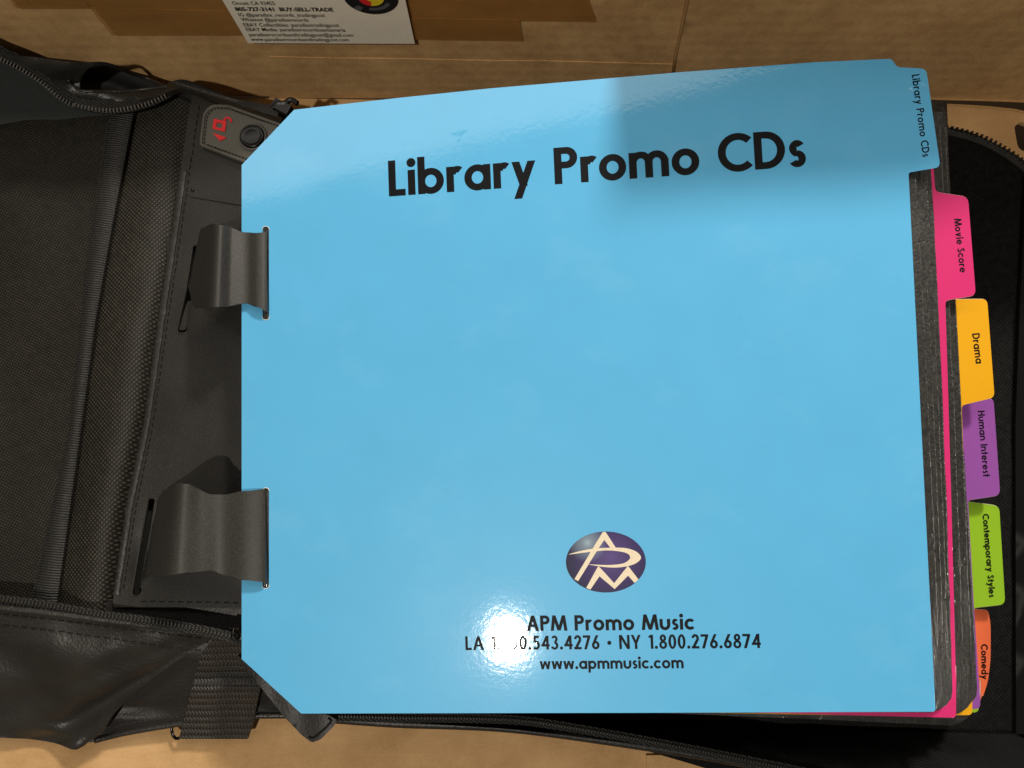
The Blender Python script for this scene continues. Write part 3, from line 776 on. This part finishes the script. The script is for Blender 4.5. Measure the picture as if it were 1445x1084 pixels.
# folded lip along the left edge of the panel
vv = list(range(240, 852, 20))
sheet('panel_edge', [(seam(v) - 1, v) for v in vv] + [(seam(v) + 8, v) for v in vv[::-1]],
      lambda u, v: s_panel(u, v, 0.0007 + 0.0007 * math.sin(math.pi * min(max((u - seam(v)) / 8, 0), 1))), M['panel'], panel, 0.002, grid=6)
# upper cross seam of the panel and the small rivet next to it
sheet('seam_fold', [(262, 271), (272, 273), (345, 286), (345, 290), (270, 278)], lambda u, v: s_panel(u, v, 0.0006), M['panel'], panel, 0.001)
m = MB(); m.tube([s_panel(272, 268, h) for h in (0, 0.0006, 0.0010)], lambda t: 0.0009 * (1 - 0.5 * t), 10); m.build('rivet', M['metal'], panel, True)
# rolled top edge
te = spline([(236, 118), (256, 113), (276, 118), (300, 128), (345, 145), (398, 166)], 6)
sheet('top_binding', [(u, v) for u, v in te] + [(u - 3, v + 13) for u, v in te[::-1]],
      lambda u, v: P(u, v, 0.042 + 0.0022 * math.sin((v + u * -0.3) * 0.25)), M['leather'], case, 0.004, grid=5)
sheet('side_flange', [(u, v - 1) for u, v in te] + [(398, 180), (350, 165), (270, 140), (240, 126)], lambda u, v: P(u, v, 0.036), M['leather_dark'], case, 0.012)

# --- grey lock badge
def bz(X, Y): return (270 + X * 0.1292, 120 + Y * 0.1292)
badge_px = rnd([(*bz(88, 655), 2), (*bz(128, 300), 9), (*bz(215, 216), 7), (*bz(390, 214), 6), (*bz(985, 430), 1), (*bz(1200, 640), 1), (*bz(980, 950), 1), (*bz(590, 856), 1)], 6)
ctr = Vector((sum(p[0] for p in badge_px) / len(badge_px), sum(p[1] for p in badge_px) / len(badge_px)))
def s_bad(u, v, l=0.0): return P(u, v, zpanel(u, v) + 0.0028 + l)
badge = sheet('lock_badge', badge_px, s_bad, M['rubber'], case, 0.0032)
rim = []
for p in badge_px: rim.append(tuple(Vector(p) + (ctr - Vector(p)).normalized() * 2.4))
m = MB(); m.tube([s_bad(u, v, 0.0002) for u, v in densify(rim, 5)], 0.00085, 8, True); m.build('rim', M['rubber'], badge, True)
inner = [tuple(Vector(p) + (ctr - Vector(p)).normalized() * 7.0) for p in badge_px]
stitches(inner + inner[:1], s_bad, M['thread'], badge, 5.2, 3.6, 0.8)
sq = [bz(*p) for p in ((245, 368), (382, 396), (366, 510), (228, 474))]; sqh = [bz(*p) for p in ((278, 408), (341, 421), (331, 474), (268, 459))]
icon = sheet('lock_icon', sq, lambda u, v: s_bad(u, v, 0.0004), M['red'], badge, 0.0005, holes=[sqh])
ap = []
for i in range(13):
    a = math.radians(lerp(198, -22, i / 12)); ap.append((395 + 47 * math.cos(a), 393 - 47 * math.sin(a)))
ai = []
for i in range(13):
    a = math.radians(lerp(-22, 198, i / 12)); ai.append((395 + 27 * math.cos(a), 393 - 27 * math.sin(a)))
sheet('shackle_icon', [bz(*p) for p in ap + ai], lambda u, v: s_bad(u, v, 0.0004), M['red'], badge, 0.0005)
sheet('arrow_icon', [bz(*p) for p in ((232, 520), (382, 574), (312, 610))], lambda u, v: s_bad(u, v, 0.0004), M['red'], badge, 0.0005)
# snap button on the badge
bc_ = s_bad(356.5, 193.5); R0 = 0.0066
def lathe(name, prof, c, m, parent, n=40):
    v = []; f = []
    for r, z in prof:
        for k in range(n):
            a = 2 * math.pi * k / n; v.append(c + Vector((r * math.cos(a), r * math.sin(a), z)))
    for i in range(len(prof) - 1):
        for k in range(n): f.append((i * n + k, i * n + (k + 1) % n, (i + 1) * n + (k + 1) % n, (i + 1) * n + k))
    f.append(tuple((len(prof) - 1) * n + k for k in range(n)))
    me = bpy.data.meshes.new(name); me.from_pydata([tuple(x) for x in v], [], f); me.update()
    return link(name, me, m, parent, True)
lathe('button', [(R0 * 0.93, 0), (R0 * 0.95, 0.0012), (R0 * 0.90, 0.0017), (R0 * 0.80, 0.0018), (R0 * 0.74, 0.0016), (R0 * 0.5, 0.0018), (R0 * 0.2, 0.0019)], bc_, M['button'], badge)
m = MB(); m.tube([bc_ + Vector((math.cos(a) * R0 * 1.03, math.sin(a) * R0 * 1.03, 0.0004)) for a in [i * math.pi / 20 for i in range(40)]], 0.0006, 8, True); m.build('button_rim', M['rubber'], badge, True)

def cr(x, pts):
    if x <= pts[0][0]: return pts[0][1]
    n = len(pts)
    for i in range(n - 1):
        if x <= pts[i + 1][0]:
            def sl(k):
                if k == 0: return (pts[1][1] - pts[0][1]) / (pts[1][0] - pts[0][0])
                if k == n - 1: return (pts[-1][1] - pts[-2][1]) / (pts[-1][0] - pts[-2][0])
                return (pts[k + 1][1] - pts[k - 1][1]) / (pts[k + 1][0] - pts[k - 1][0])
            x0, y0 = pts[i]; x1, y1 = pts[i + 1]; h = x1 - x0; t = (x - x0) / h
            return y0 * (1 + 2 * t) * (1 - t) ** 2 + sl(i) * h * t * (1 - t) ** 2 + y1 * t * t * (3 - 2 * t) + sl(i + 1) * h * t * t * (t - 1)
    return pts[-1][1]
# --- the two curled plastic straps that hold the pages
def make_strap(u_pts, zf, vt, vb):
    us_ = [lerp(u_pts[0], u_pts[1], i / 46) for i in range(47)]; nv = 8
    verts = []; faces = []; th = 0.0007
    for side in (0, 1):
        for u in us_:
            for j in range(nv + 1):
                v = lerp(vt(u), vb(u), j / nv); uu = u + slant(u, u_pts) * (j / nv)
                p = P(uu, v, zf(u)); verts.append(p - Vector((0, 0, th * side)))
    n = len(us_) * (nv + 1); I = lambda s, i, j: s * n + i * (nv + 1) + j
    for i in range(len(us_) - 1):
        for j in range(nv):
            faces.append((I(0, i, j), I(0, i, j + 1), I(0, i + 1, j + 1), I(0, i + 1, j)))
            faces.append((I(1, i, j), I(1, i + 1, j), I(1, i + 1, j + 1), I(1, i, j + 1)))
        for j in (0, nv):
            faces.append((I(0, i, j), I(0, i + 1, j), I(1, i + 1, j), I(1, i, j)))
    for i in (0, len(us_) - 1):
        for j in range(nv): faces.append((I(0, i, j), I(0, i, j + 1), I(1, i, j + 1), I(1, i, j)))
    me = bpy.data.meshes.new('page_strap'); me.from_pydata([tuple(v) for v in verts], [], faces); me.update()
    bm = bmesh.new(); bm.from_mesh(me); bmesh.ops.recalc_face_normals(bm, faces=bm.faces)
    for e_ in bm.edges:
        if len(e_.link_faces) == 2 and e_.calc_face_angle(0) > 0.6: e_.smooth = False
    bm.to_mesh(me); bm.free()
    return link('page_strap', me, M['strap'], case, True)
zc = lambda u, v: Q(u, v).z
SL = -12
def slant(u, up): return SL * (1 - min(1, max(0, (u - up[0]) / 60)))
make_strap((277, 378.6), lambda u: cr(u, [(277, 0.0360), (286, 0.0560), (304, zc(345, 380) + 0.0075), (328, zc(345, 380) + 0.0042), (349, zc(349, 380) + 0.0018), (364, zc(364, 380) + 0.0030), (376.5, zc(376, 380) + 0.0014), (378.6, zc(377, 380) - 0.001)]),
           lambda u: sm(u, [(277, 346), (284, 322), (300, 316), (315, 318), (346, 328), (362, 329), (378, 327)]),
           lambda u: sm(u, [(277, 405), (284, 434), (300, 434), (318, 433), (346, 428), (362, 433), (378, 440)]))
SL = -22
make_strap((222, 378.0), lambda u: cr(u, [(222, 0.034), (232, 0.052), (252, zc(345, 760) + 0.0075), (285, zc(345, 760) + 0.0045), (312, zc(345, 760) + 0.0018), (345, zc(345, 760) + 0.0044), (366, zc(366, 760) + 0.0034), (376, zc(376, 760) + 0.0014), (378, zc(377, 760) - 0.001)]),
           lambda u: sm(u, [(222, 705), (230, 692), (248, 681), (262, 683), (300, 698), (316, 698), (345, 693), (378, 690)]),
           lambda u: sm(u, [(222, 818), (230, 815), (248, 812), (270, 808), (296, 805), (320, 812), (345, 819), (378, 822)]))

# --- upper zip and the slack pocket flap behind it
zu = spline([(-160, 20), (-60, 56), (0, 82), (40, 103), (62, 118), (85, 137), (110, 150), (150, 157), (180, 155), (215, 146), (249, 129)], 8)
def z_up(v): return max(0.036, 0.0235 + 0.036 * min(max((172 - v) / 100, 0), 1.2) + 0.004 * min(1, max(0, (172 - v) / 25)), zmin(v, 0.2150))
def s_zu(u, v): return P(u, v, z_up(v) if u < 150 else lerp(z_up(v), max(0.036, zmin(v, 0.2150)), min(1, (u - 150) / 50)))
flap_top = spline([(-160, 5), (-60, 46), (0, 73), (60, 82), (110, 88), (150, 88), (190, 103), (235, 120), (249, 128)], 6)
def z_flap(u, v):
    return lerp(z_up(v), max(0.036, zmin(v, 0.2150)), min(1, max(0, (u - 130) / 60))) + 0.001 + 0.007 * fold(u, 110, 70) * fold(v, 92, 16) - 0.012 * fold(u, 165, 55) * fold(v, 117, 9) + 0.001 * noise.noise(Vector((u / 25, v / 12, 3)))
mouth = rnd([(113, 126, 2), (112, 108, 8), (124, 93, 8), (150, 91, 6), (188, 106, 4), (236, 123, 1), (212, 125, 2), (175, 128.5, 2), (135, 128.5, 2)], 4)
upz = sheet('leather_flap', flap_top + [(249, 130)] + [(u, v - 3 - 11 * min(1, max(0, 246 - u) / 70) * min(1, max(0.15, (u + 30) / 110))) for u, v in zu[::-1]], lambda u, v: P(u, v, z_flap(u, v)), M['leather'], case, 0.0012, grid=7, holes=[mouth])
sheet('flap_inside', [(100, 92), (124, 89.5), (150, 89.5), (190, 104.5), (242, 125.5), (238, 130), (150, 134), (105, 130)], lambda u, v: P(u, v, 0.034 - 0.0000105 * min(max(v - pl(u, [(100, 90), (150, 89), (190, 104), (242, 125)]), 0), 26) ** 2), M['thread'], case, 0.001, grid=6)  # near-black colour stands in for the shade inside the pocket mouth
m = MB(); m.tube([P(u, v, z_flap(u, v) + 0.0003) for u, v in spline([(96, 113), (112, 127), (135, 129), (175, 129), (212, 125), (236, 122)], 6)], 0.0008, 8); m.build('flap_piping', M['leather'], case, True)
zip3 = sheet('zipper', [(u, v - 18 * min(1, (250 - u) / 60)) for u, v in zu[:-1]] + [(u, v + 3) for u, v in zu[::-1]], s_zu, M['ziptape'], case, 0.001)
teeth(zu, lambda u, v: s_zu(u, v) + Vector((0, 0, 0.0005)), M['teeth'], zip3, 5.0, 1.15, 3.4, tall=0.0010)

# --- lower zip, leather pocket, side wall, webbing
zd = spline([(-80, 838), (0, 845), (60, 852), (110, 861), (150, 868), (200, 874), (250, 881), (320, 895), (342, 900)], 8)
def s_zd(u, v): return P(u, v, lerp(0.038, 0.044, min(max(u / 340, 0), 1)))
zip4 = sheet('zipper', [(u, v - 5) for u, v in zd] + [(u, v + 9) for u, v in zd[::-1]], s_zd, M['ziptape'], case, 0.0012)
teeth(zd, lambda u, v: s_zd(u, v) + Vector((0, 0, 0.0006)), M['teeth_mid'], zip4, 5.2, 1.1, 3.2, tall=0.0009)
def pk_top(u): return pl(u, [(-160, 848), (0, 857), (60, 863), (130, 872), (200, 881), (300, 893), (330, 899)])
pk_low = spline([(-160, 1030), (0, 1041), (40, 1043), (78, 1049), (103, 1058), (116, 1054), (126, 1046), (143, 1034), (160, 1008), (185, 982), (222, 953), (262, 925), (300, 902), (330, 899)], 6)
def z_pk(u, v):
    t = (v - pk_top(u)) / 180
    z = lerp(0.040, 0.0055, max(0, min(1, t)) ** 1.0)
    # soft diagonal folds that fan out of the upper right corner
    a = math.degrees(math.atan2(v - 880, 330 - u)); r = math.hypot(v - 880, 330 - u)
    k = min(1, max(0, (r - 50) / 160))
    z += 0.0080 * fold(a, 38, 5.0) * k + 0.0040 * fold(a, 26.0, 5.5) * k - 0.0030 * fold(a, 31.5, 3.5) * k
    z += 0.0045 * fold(a, 14, 7.5) * k
    z += 0.0026 * fold(u, 75, 55) * fold(v, 915, 25)
    z += 0.003 * fold(u, 104, 14) * fold(v, 1048, 10) + 0.0035 * fold(u, 80, 34) * fold(v, 1030, 8)
    z += 0.0004 * noise.noise(Vector((u / 28, v / 18, 6))) + 0.0022 * noise.noise(Vector((u / 80, v / 50, 11)))
    return z
tops = [(u, pk_top(u)) for u in range(330, -161, -10)]
pocket = sheet('leather_pocket', pk_low[:-1] + tops, lambda u, v: P(u, v, z_pk(u, v)), M['leather'], case, 0.0014, grid=6)
for d0 in (9, 24):
    stitches([(u, pk_top(u) + d0 + (u * 0.01 if d0 > 10 else 0)) for u in range(-20, 285 if d0 > 10 else 300, 12)], lambda u, v: P(u, v, z_pk(u, v)), M['thread'], pocket, 13, 8.5, 0.9, lift=0.0002)
sheet('zip_piping', [(u, pk_top(u) - 3) for u in range(-150, 331, 12)] + [(u, pk_top(u) + 5) for u in range(330, -151, -12)],
      lambda u, v: P(u, v, 0.0405 + 0.0012 * math.sin(math.pi * min(max((v - pk_top(u) + 3) / 8, 0), 1))), M['leather'], pocket, 0.002, grid=5)
sheet('spine_base', [(140, 846), (348, 846), (348, 902), (322, 894), (140, 885)], lambda u, v: P(u, v, 0.031), M['leather_dark'], case, 0.003)
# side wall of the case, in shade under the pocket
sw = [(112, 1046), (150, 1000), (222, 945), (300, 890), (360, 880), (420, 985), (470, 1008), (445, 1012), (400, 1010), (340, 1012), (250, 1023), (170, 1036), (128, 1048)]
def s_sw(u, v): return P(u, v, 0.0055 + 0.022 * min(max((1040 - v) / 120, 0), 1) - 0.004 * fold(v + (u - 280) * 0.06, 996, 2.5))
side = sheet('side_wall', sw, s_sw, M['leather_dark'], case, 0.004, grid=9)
stitches([(150, 1026), (200, 1018), (262, 1009)], s_sw, M['thread_grey'], side, 9, 6, 0.9)
m = MB(); m.tube([s_sw(u, v) + Vector((0, 0, 0.0004)) for u, v in spline([(135, 1044), (180, 1033), (250, 1021), (300, 1014), (345, 1010), (400, 1009), (450, 1010)], 6)], 0.0017, 8); m.build('bottom_piping', M['leather'], side, True)
# webbing handle with its ring
def wl(v): return pl(v, [(885, 318), (900, 302), (912, 290), (925, 283), (950, 276), (1043, 252)])
def wr(v): return pl(v, [(885, 338), (930, 350), (968, 368), (1020, 357), (1036, 351), (1043, 349)])
wv_ = list(range(885, 1044, 8)) + [1043]
def s_web(u, v):
    t = (v - 885) / 158
    return P(u, v, lerp(0.043, 0.009, t ** 0.8) - 0.003 * fold(v, 955, 11) + 0.0015 * fold(v, 975, 14) + 0.0005 * math.sin(u / 9))
web = sheet('webbing_handle', [(wl(v), v + (2 if i % 2 else 0)) for i, v in enumerate(wv_)] + [(wr(v), v) for v in wv_[::-1]], s_web, M['web'], case, 0.0024, grid=5)
m = MB(); cc = P(250, 1030, 0.0075); m.tube([cc + Vector((math.cos(a) * 0.0034, math.sin(a) * 0.0042, 0.0015 * math.cos(a))) for a in [i * math.pi / 12 for i in range(24)]], 0.0008, 8, True)
m.build('ring', M['metal'], web, True)
# short slack threads and a glossy loop by the divider
m = MB()
m.tube([P(u, v, 0.047) for u, v in spline([(331, 885), (329, 893), (332, 902), (336, 906)], 5)], 0.0005, 6); m.build('loop', M['metal'], case, True)
# leather corner tab at the lower end of the spine
ct = rnd([(335, 925, 0), (352, 938, 0), (424, 1003, 0), (462, 1009, 0), (476, 1016, 3), (470, 1026, 3), (452, 1044, 4), (440, 1048, 3), (425, 1037, 3), (398, 1008, 0), (372, 975, 0)])
def s_ct(u, v): return P(u, v, 0.046 + 0.0012 * math.sin(u / 14))
tab = sheet('corner_tab', ct, s_ct, M['leather_dark'], case, 0.0045, grid=8)
m = MB(); m.tube([s_ct(u, v) + Vector((0, 0, 0.0002)) for u, v in spline([(436, 1040), (444, 1040), (466, 1020), (463, 1013)], 5)], 0.0005, 6); m.build('tab_seam', M['thread'], tab, True)
# black side-release clip at the top of the spine
m = MB()
cp = P(398, 152, 0.05); m.box(cp, Vector((0.0042, -0.0022, 0)), Vector((0.0012, 0.0022, 0)), Vector((0, 0, 0.002)))
m.tube([P(u, v, 0.051) for u, v in spline([(384, 153), (392, 147), (402, 146), (410, 141), (420, 146)], 5)], 0.0014, 8)
m.build('clip', M['black'], case)

# ================================================================== PAGES: dividers and sleeves, each its own thing
u_l, u_r = 341.0, 1300.0
PL = Q(u_l, 600)
def page_plane(d):
    """plane of the page lying d metres below the blue divider at its right side (pages fan out from the straps)"""
    a0, a1 = PL - NB * d * 0.22, PL - NB * d * 0.22 + Vector((0, 0.1, 0)) - NB * (NB.dot(Vector((0, 0.1, 0))))
    b0 = Q(1300, 600) - NB * d
    n = (b0 - a0).cross(a1 - a0).normalized()
    if n.z < 0: n = -n
    return a0, n
def page_surf(d, droop=0.0, u0=1380, wav=0.0, seed=0):
    p, n = page_plane(d)
    def f(u, v, l=0.0):
        q = plane_hit(u, v, p + n * l, n)
        k = 0.0
        if droop and u > u0: k -= droop * ((u - u0) / 20.0) ** 2
        if wav: k += wav * noise.noise(Vector((v / 90, u / 220, seed)))
        return plane_hit(u, v, p + n * (l + k), n) if k else q
    return f, n

# ---- blue divider
blue_px = [(341, 233), (415, 155), (480, 147.5), (560, 138.5), (690, 125), (819, 114), (960, 102), (1148, 88)] + \
    rnd([(1100, 91.6), (1258, 83, 5), (1266, 95, 5), (1307, 97, 8), (1327, 236, 8), (1282, 243.5, 4), (1301, 620)])[1:] + \
    [(1320, 1002), (1317, 1004.5), (900, 1006), (425, 1007), (341, 930)]
slots = [rnd([(370.5, 320, 4.5), (379.5, 320, 4.5), (379.5, 451, 4.5), (370.5, 451, 4.5)], 6), rnd([(370.5, 689, 4.5), (379.5, 689, 4.5), (379.5, 830, 4.5), (370.5, 830, 4.5)], 6)]
blue = empty('divider_page', Q(830, 600), 'large glossy blue divider reading Library Promo CDs, topmost page of the binder', 'divider')
sheet('card', blue_px, Q, M['blue'], blue, 0.0005, holes=slots, down=-NB)
LIFT = 0.00006
def on_blue(text, p0, p1, name='lettering', **k): return write(text, Q(*p0), Q(*p1), NB, LIFT, M['ink'], blue, name=name, **k)
on_blue('Library Promo CDs', (549, 277.5), (1138, 234.5), 'title_lettering', w=0.205, gap=0.072)
on_blue('APM Promo Music', (743.5, 890.5), (980, 888.5), w=0.21, gap=0.085)
on_blue('LA 1.800.543.4276 \u2022 NY 1.800.276.6874', (657, 917.5), (1074, 914.5), w=0.185, gap=0.10)
on_blue('www.apmmusic.com', (762, 944.5), (965, 943), w=0.21, gap=0.08)
on_blue('Library Promo CDs', (1286.5, 106), (1302, 222), 'tab_lettering', w=0.19, gap=0.11)
# white film at the ends of the slots
for (cx, v0, v1) in ((375, 320, 451), (375, 689, 830)):
    for ve, sg in ((v0, -1), (v1, 1)):
        m = MB(); m.tube([Q(cx + 5.1 * math.cos(a), ve - sg * 4.5 + sg * 5.1 * math.sin(a), 0.0001) for a in [i * math.pi / 10 for i in range(11)]], 0.00013, 6); m.build('slot_film', M['paper'], blue, True)
# printed oval emblem
def ez(X, Y): return (780 + X * 0.1038, 740 + Y * 0.1038)
el = [(855 + 56.4 * math.cos(i * math.pi / 32), 793.2 + 43.0 * math.sin(i * math.pi / 32)) for i in range(64)]
emb = sheet('emblem', el, lambda u, v: Q(u, v, 0.00010), M['emblem'], blue, 0.00006, down=-NB)
A_px = [(680, 104), (718, 104), (860, 322), (785, 322), (700, 212), (620, 330), (345, 772), (296, 744), (540, 335)]
sw_out = spline([(213, 408), (380, 362), (560, 330), (800, 318), (1000, 325), (1140, 375), (1200, 455), (1130, 530), (1000, 572), (850, 588), (680, 578), (478, 545)], 6)
sw_in = spline([(478, 543), (700, 553), (850, 548), (960, 530), (1030, 490), (1052, 445), (1020, 400), (920, 370), (760, 355), (620, 363), (420, 385), (213, 412)], 6)
M_px = [(456, 864), (600, 600), (620, 570), (655, 602), (835, 800), (1000, 592), (1020, 566), (1045, 592), (1166, 752), (1112, 796), (1024, 698), (842, 880), (635, 706), (512, 886)]
for k, pxs in enumerate((A_px, sw_out + sw_in[1:-1], M_px)):
    sheet('emblem_letter', [ez(*p) for p in pxs], lambda u, v, k=k: Q(u, v, 0.00015 + k * 0.000012), M['cream'], emb, 0.00003, down=-NB)

# ---- the other dividers
def divider(d, px, matname, label, text=None, p0=None, p1=None, droop=0.0, u0=1390, w=0.20, gap=0.10, grid=0, holes=()):
    f, n = page_surf(d, droop, u0)
    e = empty('divider_page', f(1000, 600), label, 'divider')
    sheet('card', px, f, M[matname], e, 0.0005, grid=grid, down=-n)
    run = [p for p in px if p[0] > 1321 and p[1] > 200]
    m = MB(); m.tube([f(u - 0.2, v) - n * 0.0002 for u, v in densify(run, 6, False)], 0.00016, 6)
    m.build('laminate_edge', M['lamin'], e, True)
    if text:
        o = write(text, f(*p0), f(*p1), n, 0.00008, M['ink'], e, w=w, gap=gap, name='tab_lettering', conform=f if droop else None)
    return e
def body(top_v, right, bottom, left=352):
    """outline of a page: left chamfered like the blue one (and hidden by it), then its own right and lower edge"""
    return [(left, 920), (left, 245), (425, 170), (700, 140), (1200, 106), (1290, top_v)] + right + bottom + [(440, 1000)]
divider(0.015, body(112, rnd([(1312, 170), (1320, 271, 7), (1366, 278, 9), (1377, 417, 9), (1334, 424, 6), (1342, 690)]) + [(1349, 960)],
        rnd([(1349.5, 940), (1349, 1013, 5), (1180, 1009)]) + [(1010, 1004)]), 'pink',
        'bright pink divider with a Movie Score tab, under the blue divider', 'Movie Score', (1346, 309), (1354.5, 385))
divider(0.024, body(115, rnd([(1320, 180), (1340, 422.5, 0), (1393, 422, 8), (1403.5, 561, 8), (1357, 572, 5), (1364, 760)]) + [(1371, 985)],
        rnd([(1372, 960), (1372, 1009, 6), (1290, 1011)]) + [(1000, 1006)]), 'yellow',
        'amber yellow divider with a Drama tab, under the pink tab', 'Drama', (1371.5, 471), (1377, 513.5))
divider(0.035, body(118, rnd([(1325, 185), (1352, 566, 0), (1402, 562, 8), (1411.5, 699, 9), (1366, 706, 5), (1374, 850)]) + [(1383, 985)],
        rnd([(1384, 960), (1383, 1000, 6), (1290, 1008)]) + [(1000, 1005)]), 'purple',
        'purple divider with a Human Interest tab, below the Drama tab', 'Human Interest', (1379.5, 580), (1387.5, 673))
divider(0.043, body(118, rnd([(1325, 185), (1358, 707, 0), (1410, 714, 9), (1418.5, 853, 9), (1374, 858, 5), (1378, 940)]) + [(1381, 985)],
        rnd([(1382, 960), (1381, 1005, 6), (1290, 1008)]) + [(1000, 1005)]), 'green',
        'lime green divider with a Contemporary Styles tab', 'Contemporary Styles', (1386.5, 725.5), (1396, 843), droop=0.00025, u0=1396, grid=9)
divider(0.050, body(118, rnd([(1325, 185), (1366, 859, 0), (1394, 861, 4), (1398, 880, 10), (1398, 930, 12), (1394, 962, 8), (1387, 984, 4)]) + [(1381, 994)],
        [(1376, 1000), (1290, 1008), (1000, 1005)]), 'orange',
        'orange red divider with a bent Comedy tab at the lower right', 'Comedy', (1384.5, 909), (1385, 959), droop=0.0018, u0=1376, grid=4)
divider(0.061, body(118, rnd([(1316, 181), (1331, 184, 4), (1335, 270)]) + [(1368, 960)], [(1366, 1004), (1000, 1006)]), 'yellow',
        'mostly hidden yellow divider showing a thin edge above the pink tab')

# ---- black disc sleeves between the dividers
def sleeve(d, x_top, x_bot, v_bot, label, group, top_v=150, seed=0, topx=None, thick=0.0022):
    f, n = page_surf(d, 0, 0, 0.0007, seed)
    rs = []
    k = 26
    for i in range(k + 1):
        v = lerp(top_v, v_bot - 30, i / k)
        x = lerp(x_top, x_bot, (v - 245) / 755) + 1.3 * noise.noise(Vector((v / 55, seed * 3.3, 1))) + 2.2 * math.sin(math.pi * min(max((v - 245) / 755, 0), 1))
        rs.append((x, v))
    px = [(352, 915), (352, 250), (430, 175), (700, 146), (1180, 114), (x_top - 30, top_v)] + rs + [(x_bot - 2.5, v_bot - 20), (x_bot - 9, v_bot - 11), (x_bot - 19, v_bot - 4), (x_bot - 32, v_bot)] + [(1150, v_bot - (v_bot - 1004) * 0.45), (900, 1005), (440, 998)]
    e = empty('disc_sleeve', f(1000, 600), label, 'disc sleeve', group)
    sheet('sleeve_body', px, f, M['sleeve'], e, thick, grid=34, down=-n)
    m = MB(); m.tube([f(u, v, 0.0001) - n * 0.0003 for u, v in rs], lambda t: 0.00034 * min(1, (1 - t) * 8 + 0.02), 6); m.build('film_edge', M['film'], e, True)
    return e
G1 = 'disc sleeves between the blue and the pink divider'
L1 = 'black clear-faced disc sleeve between the blue and the pink divider'
for i, (d, a, b) in enumerate(((0.003, 1292, 1328), (0.006, 1300, 1335), (0.009, 1308, 1341), (0.012, 1314, 1345))):
    sleeve(d, a, b, 1004 + i * 0.5, L1, G1, 150, i + 1)
G2 = 'disc sleeves between the pink and the yellow divider'
L2 = 'black clear-faced disc sleeve between the pink and the amber divider'
for i, (d, a, b) in enumerate(((0.018, 1330, 1362), (0.0212, 1338, 1374))):
    sleeve(d, a, b, 1010, L2, G2, 158, i + 11)
G3 = 'disc sleeves under the amber divider'
L3 = 'black clear-faced disc sleeve between the amber and the purple divider'
for i, (d, a, b) in enumerate(((0.0275, 1331, 1375), (0.031, 1334, 1380))):
    sleeve(d, a, b, 1003, L3, G3, 160, i + 21)
sleeve(0.039, 1334, 1379, 1012, 'black clear-faced disc sleeve between the purple and the green divider', None, 160, 31)
sleeve(0.0465, 1334, 1378, 1018, 'black clear-faced disc sleeve between the green and the orange divider', None, 160, 41)
sleeve(0.054, 1330, 1374, 1024, 'black disc sleeve under the orange divider, its lower edge sticking out', None, 160, 51)
sleeve(0.0645, 1339, 1366, 1022, 'lowest black disc sleeve, its edge showing right of the blue tab', None, 142, 61)
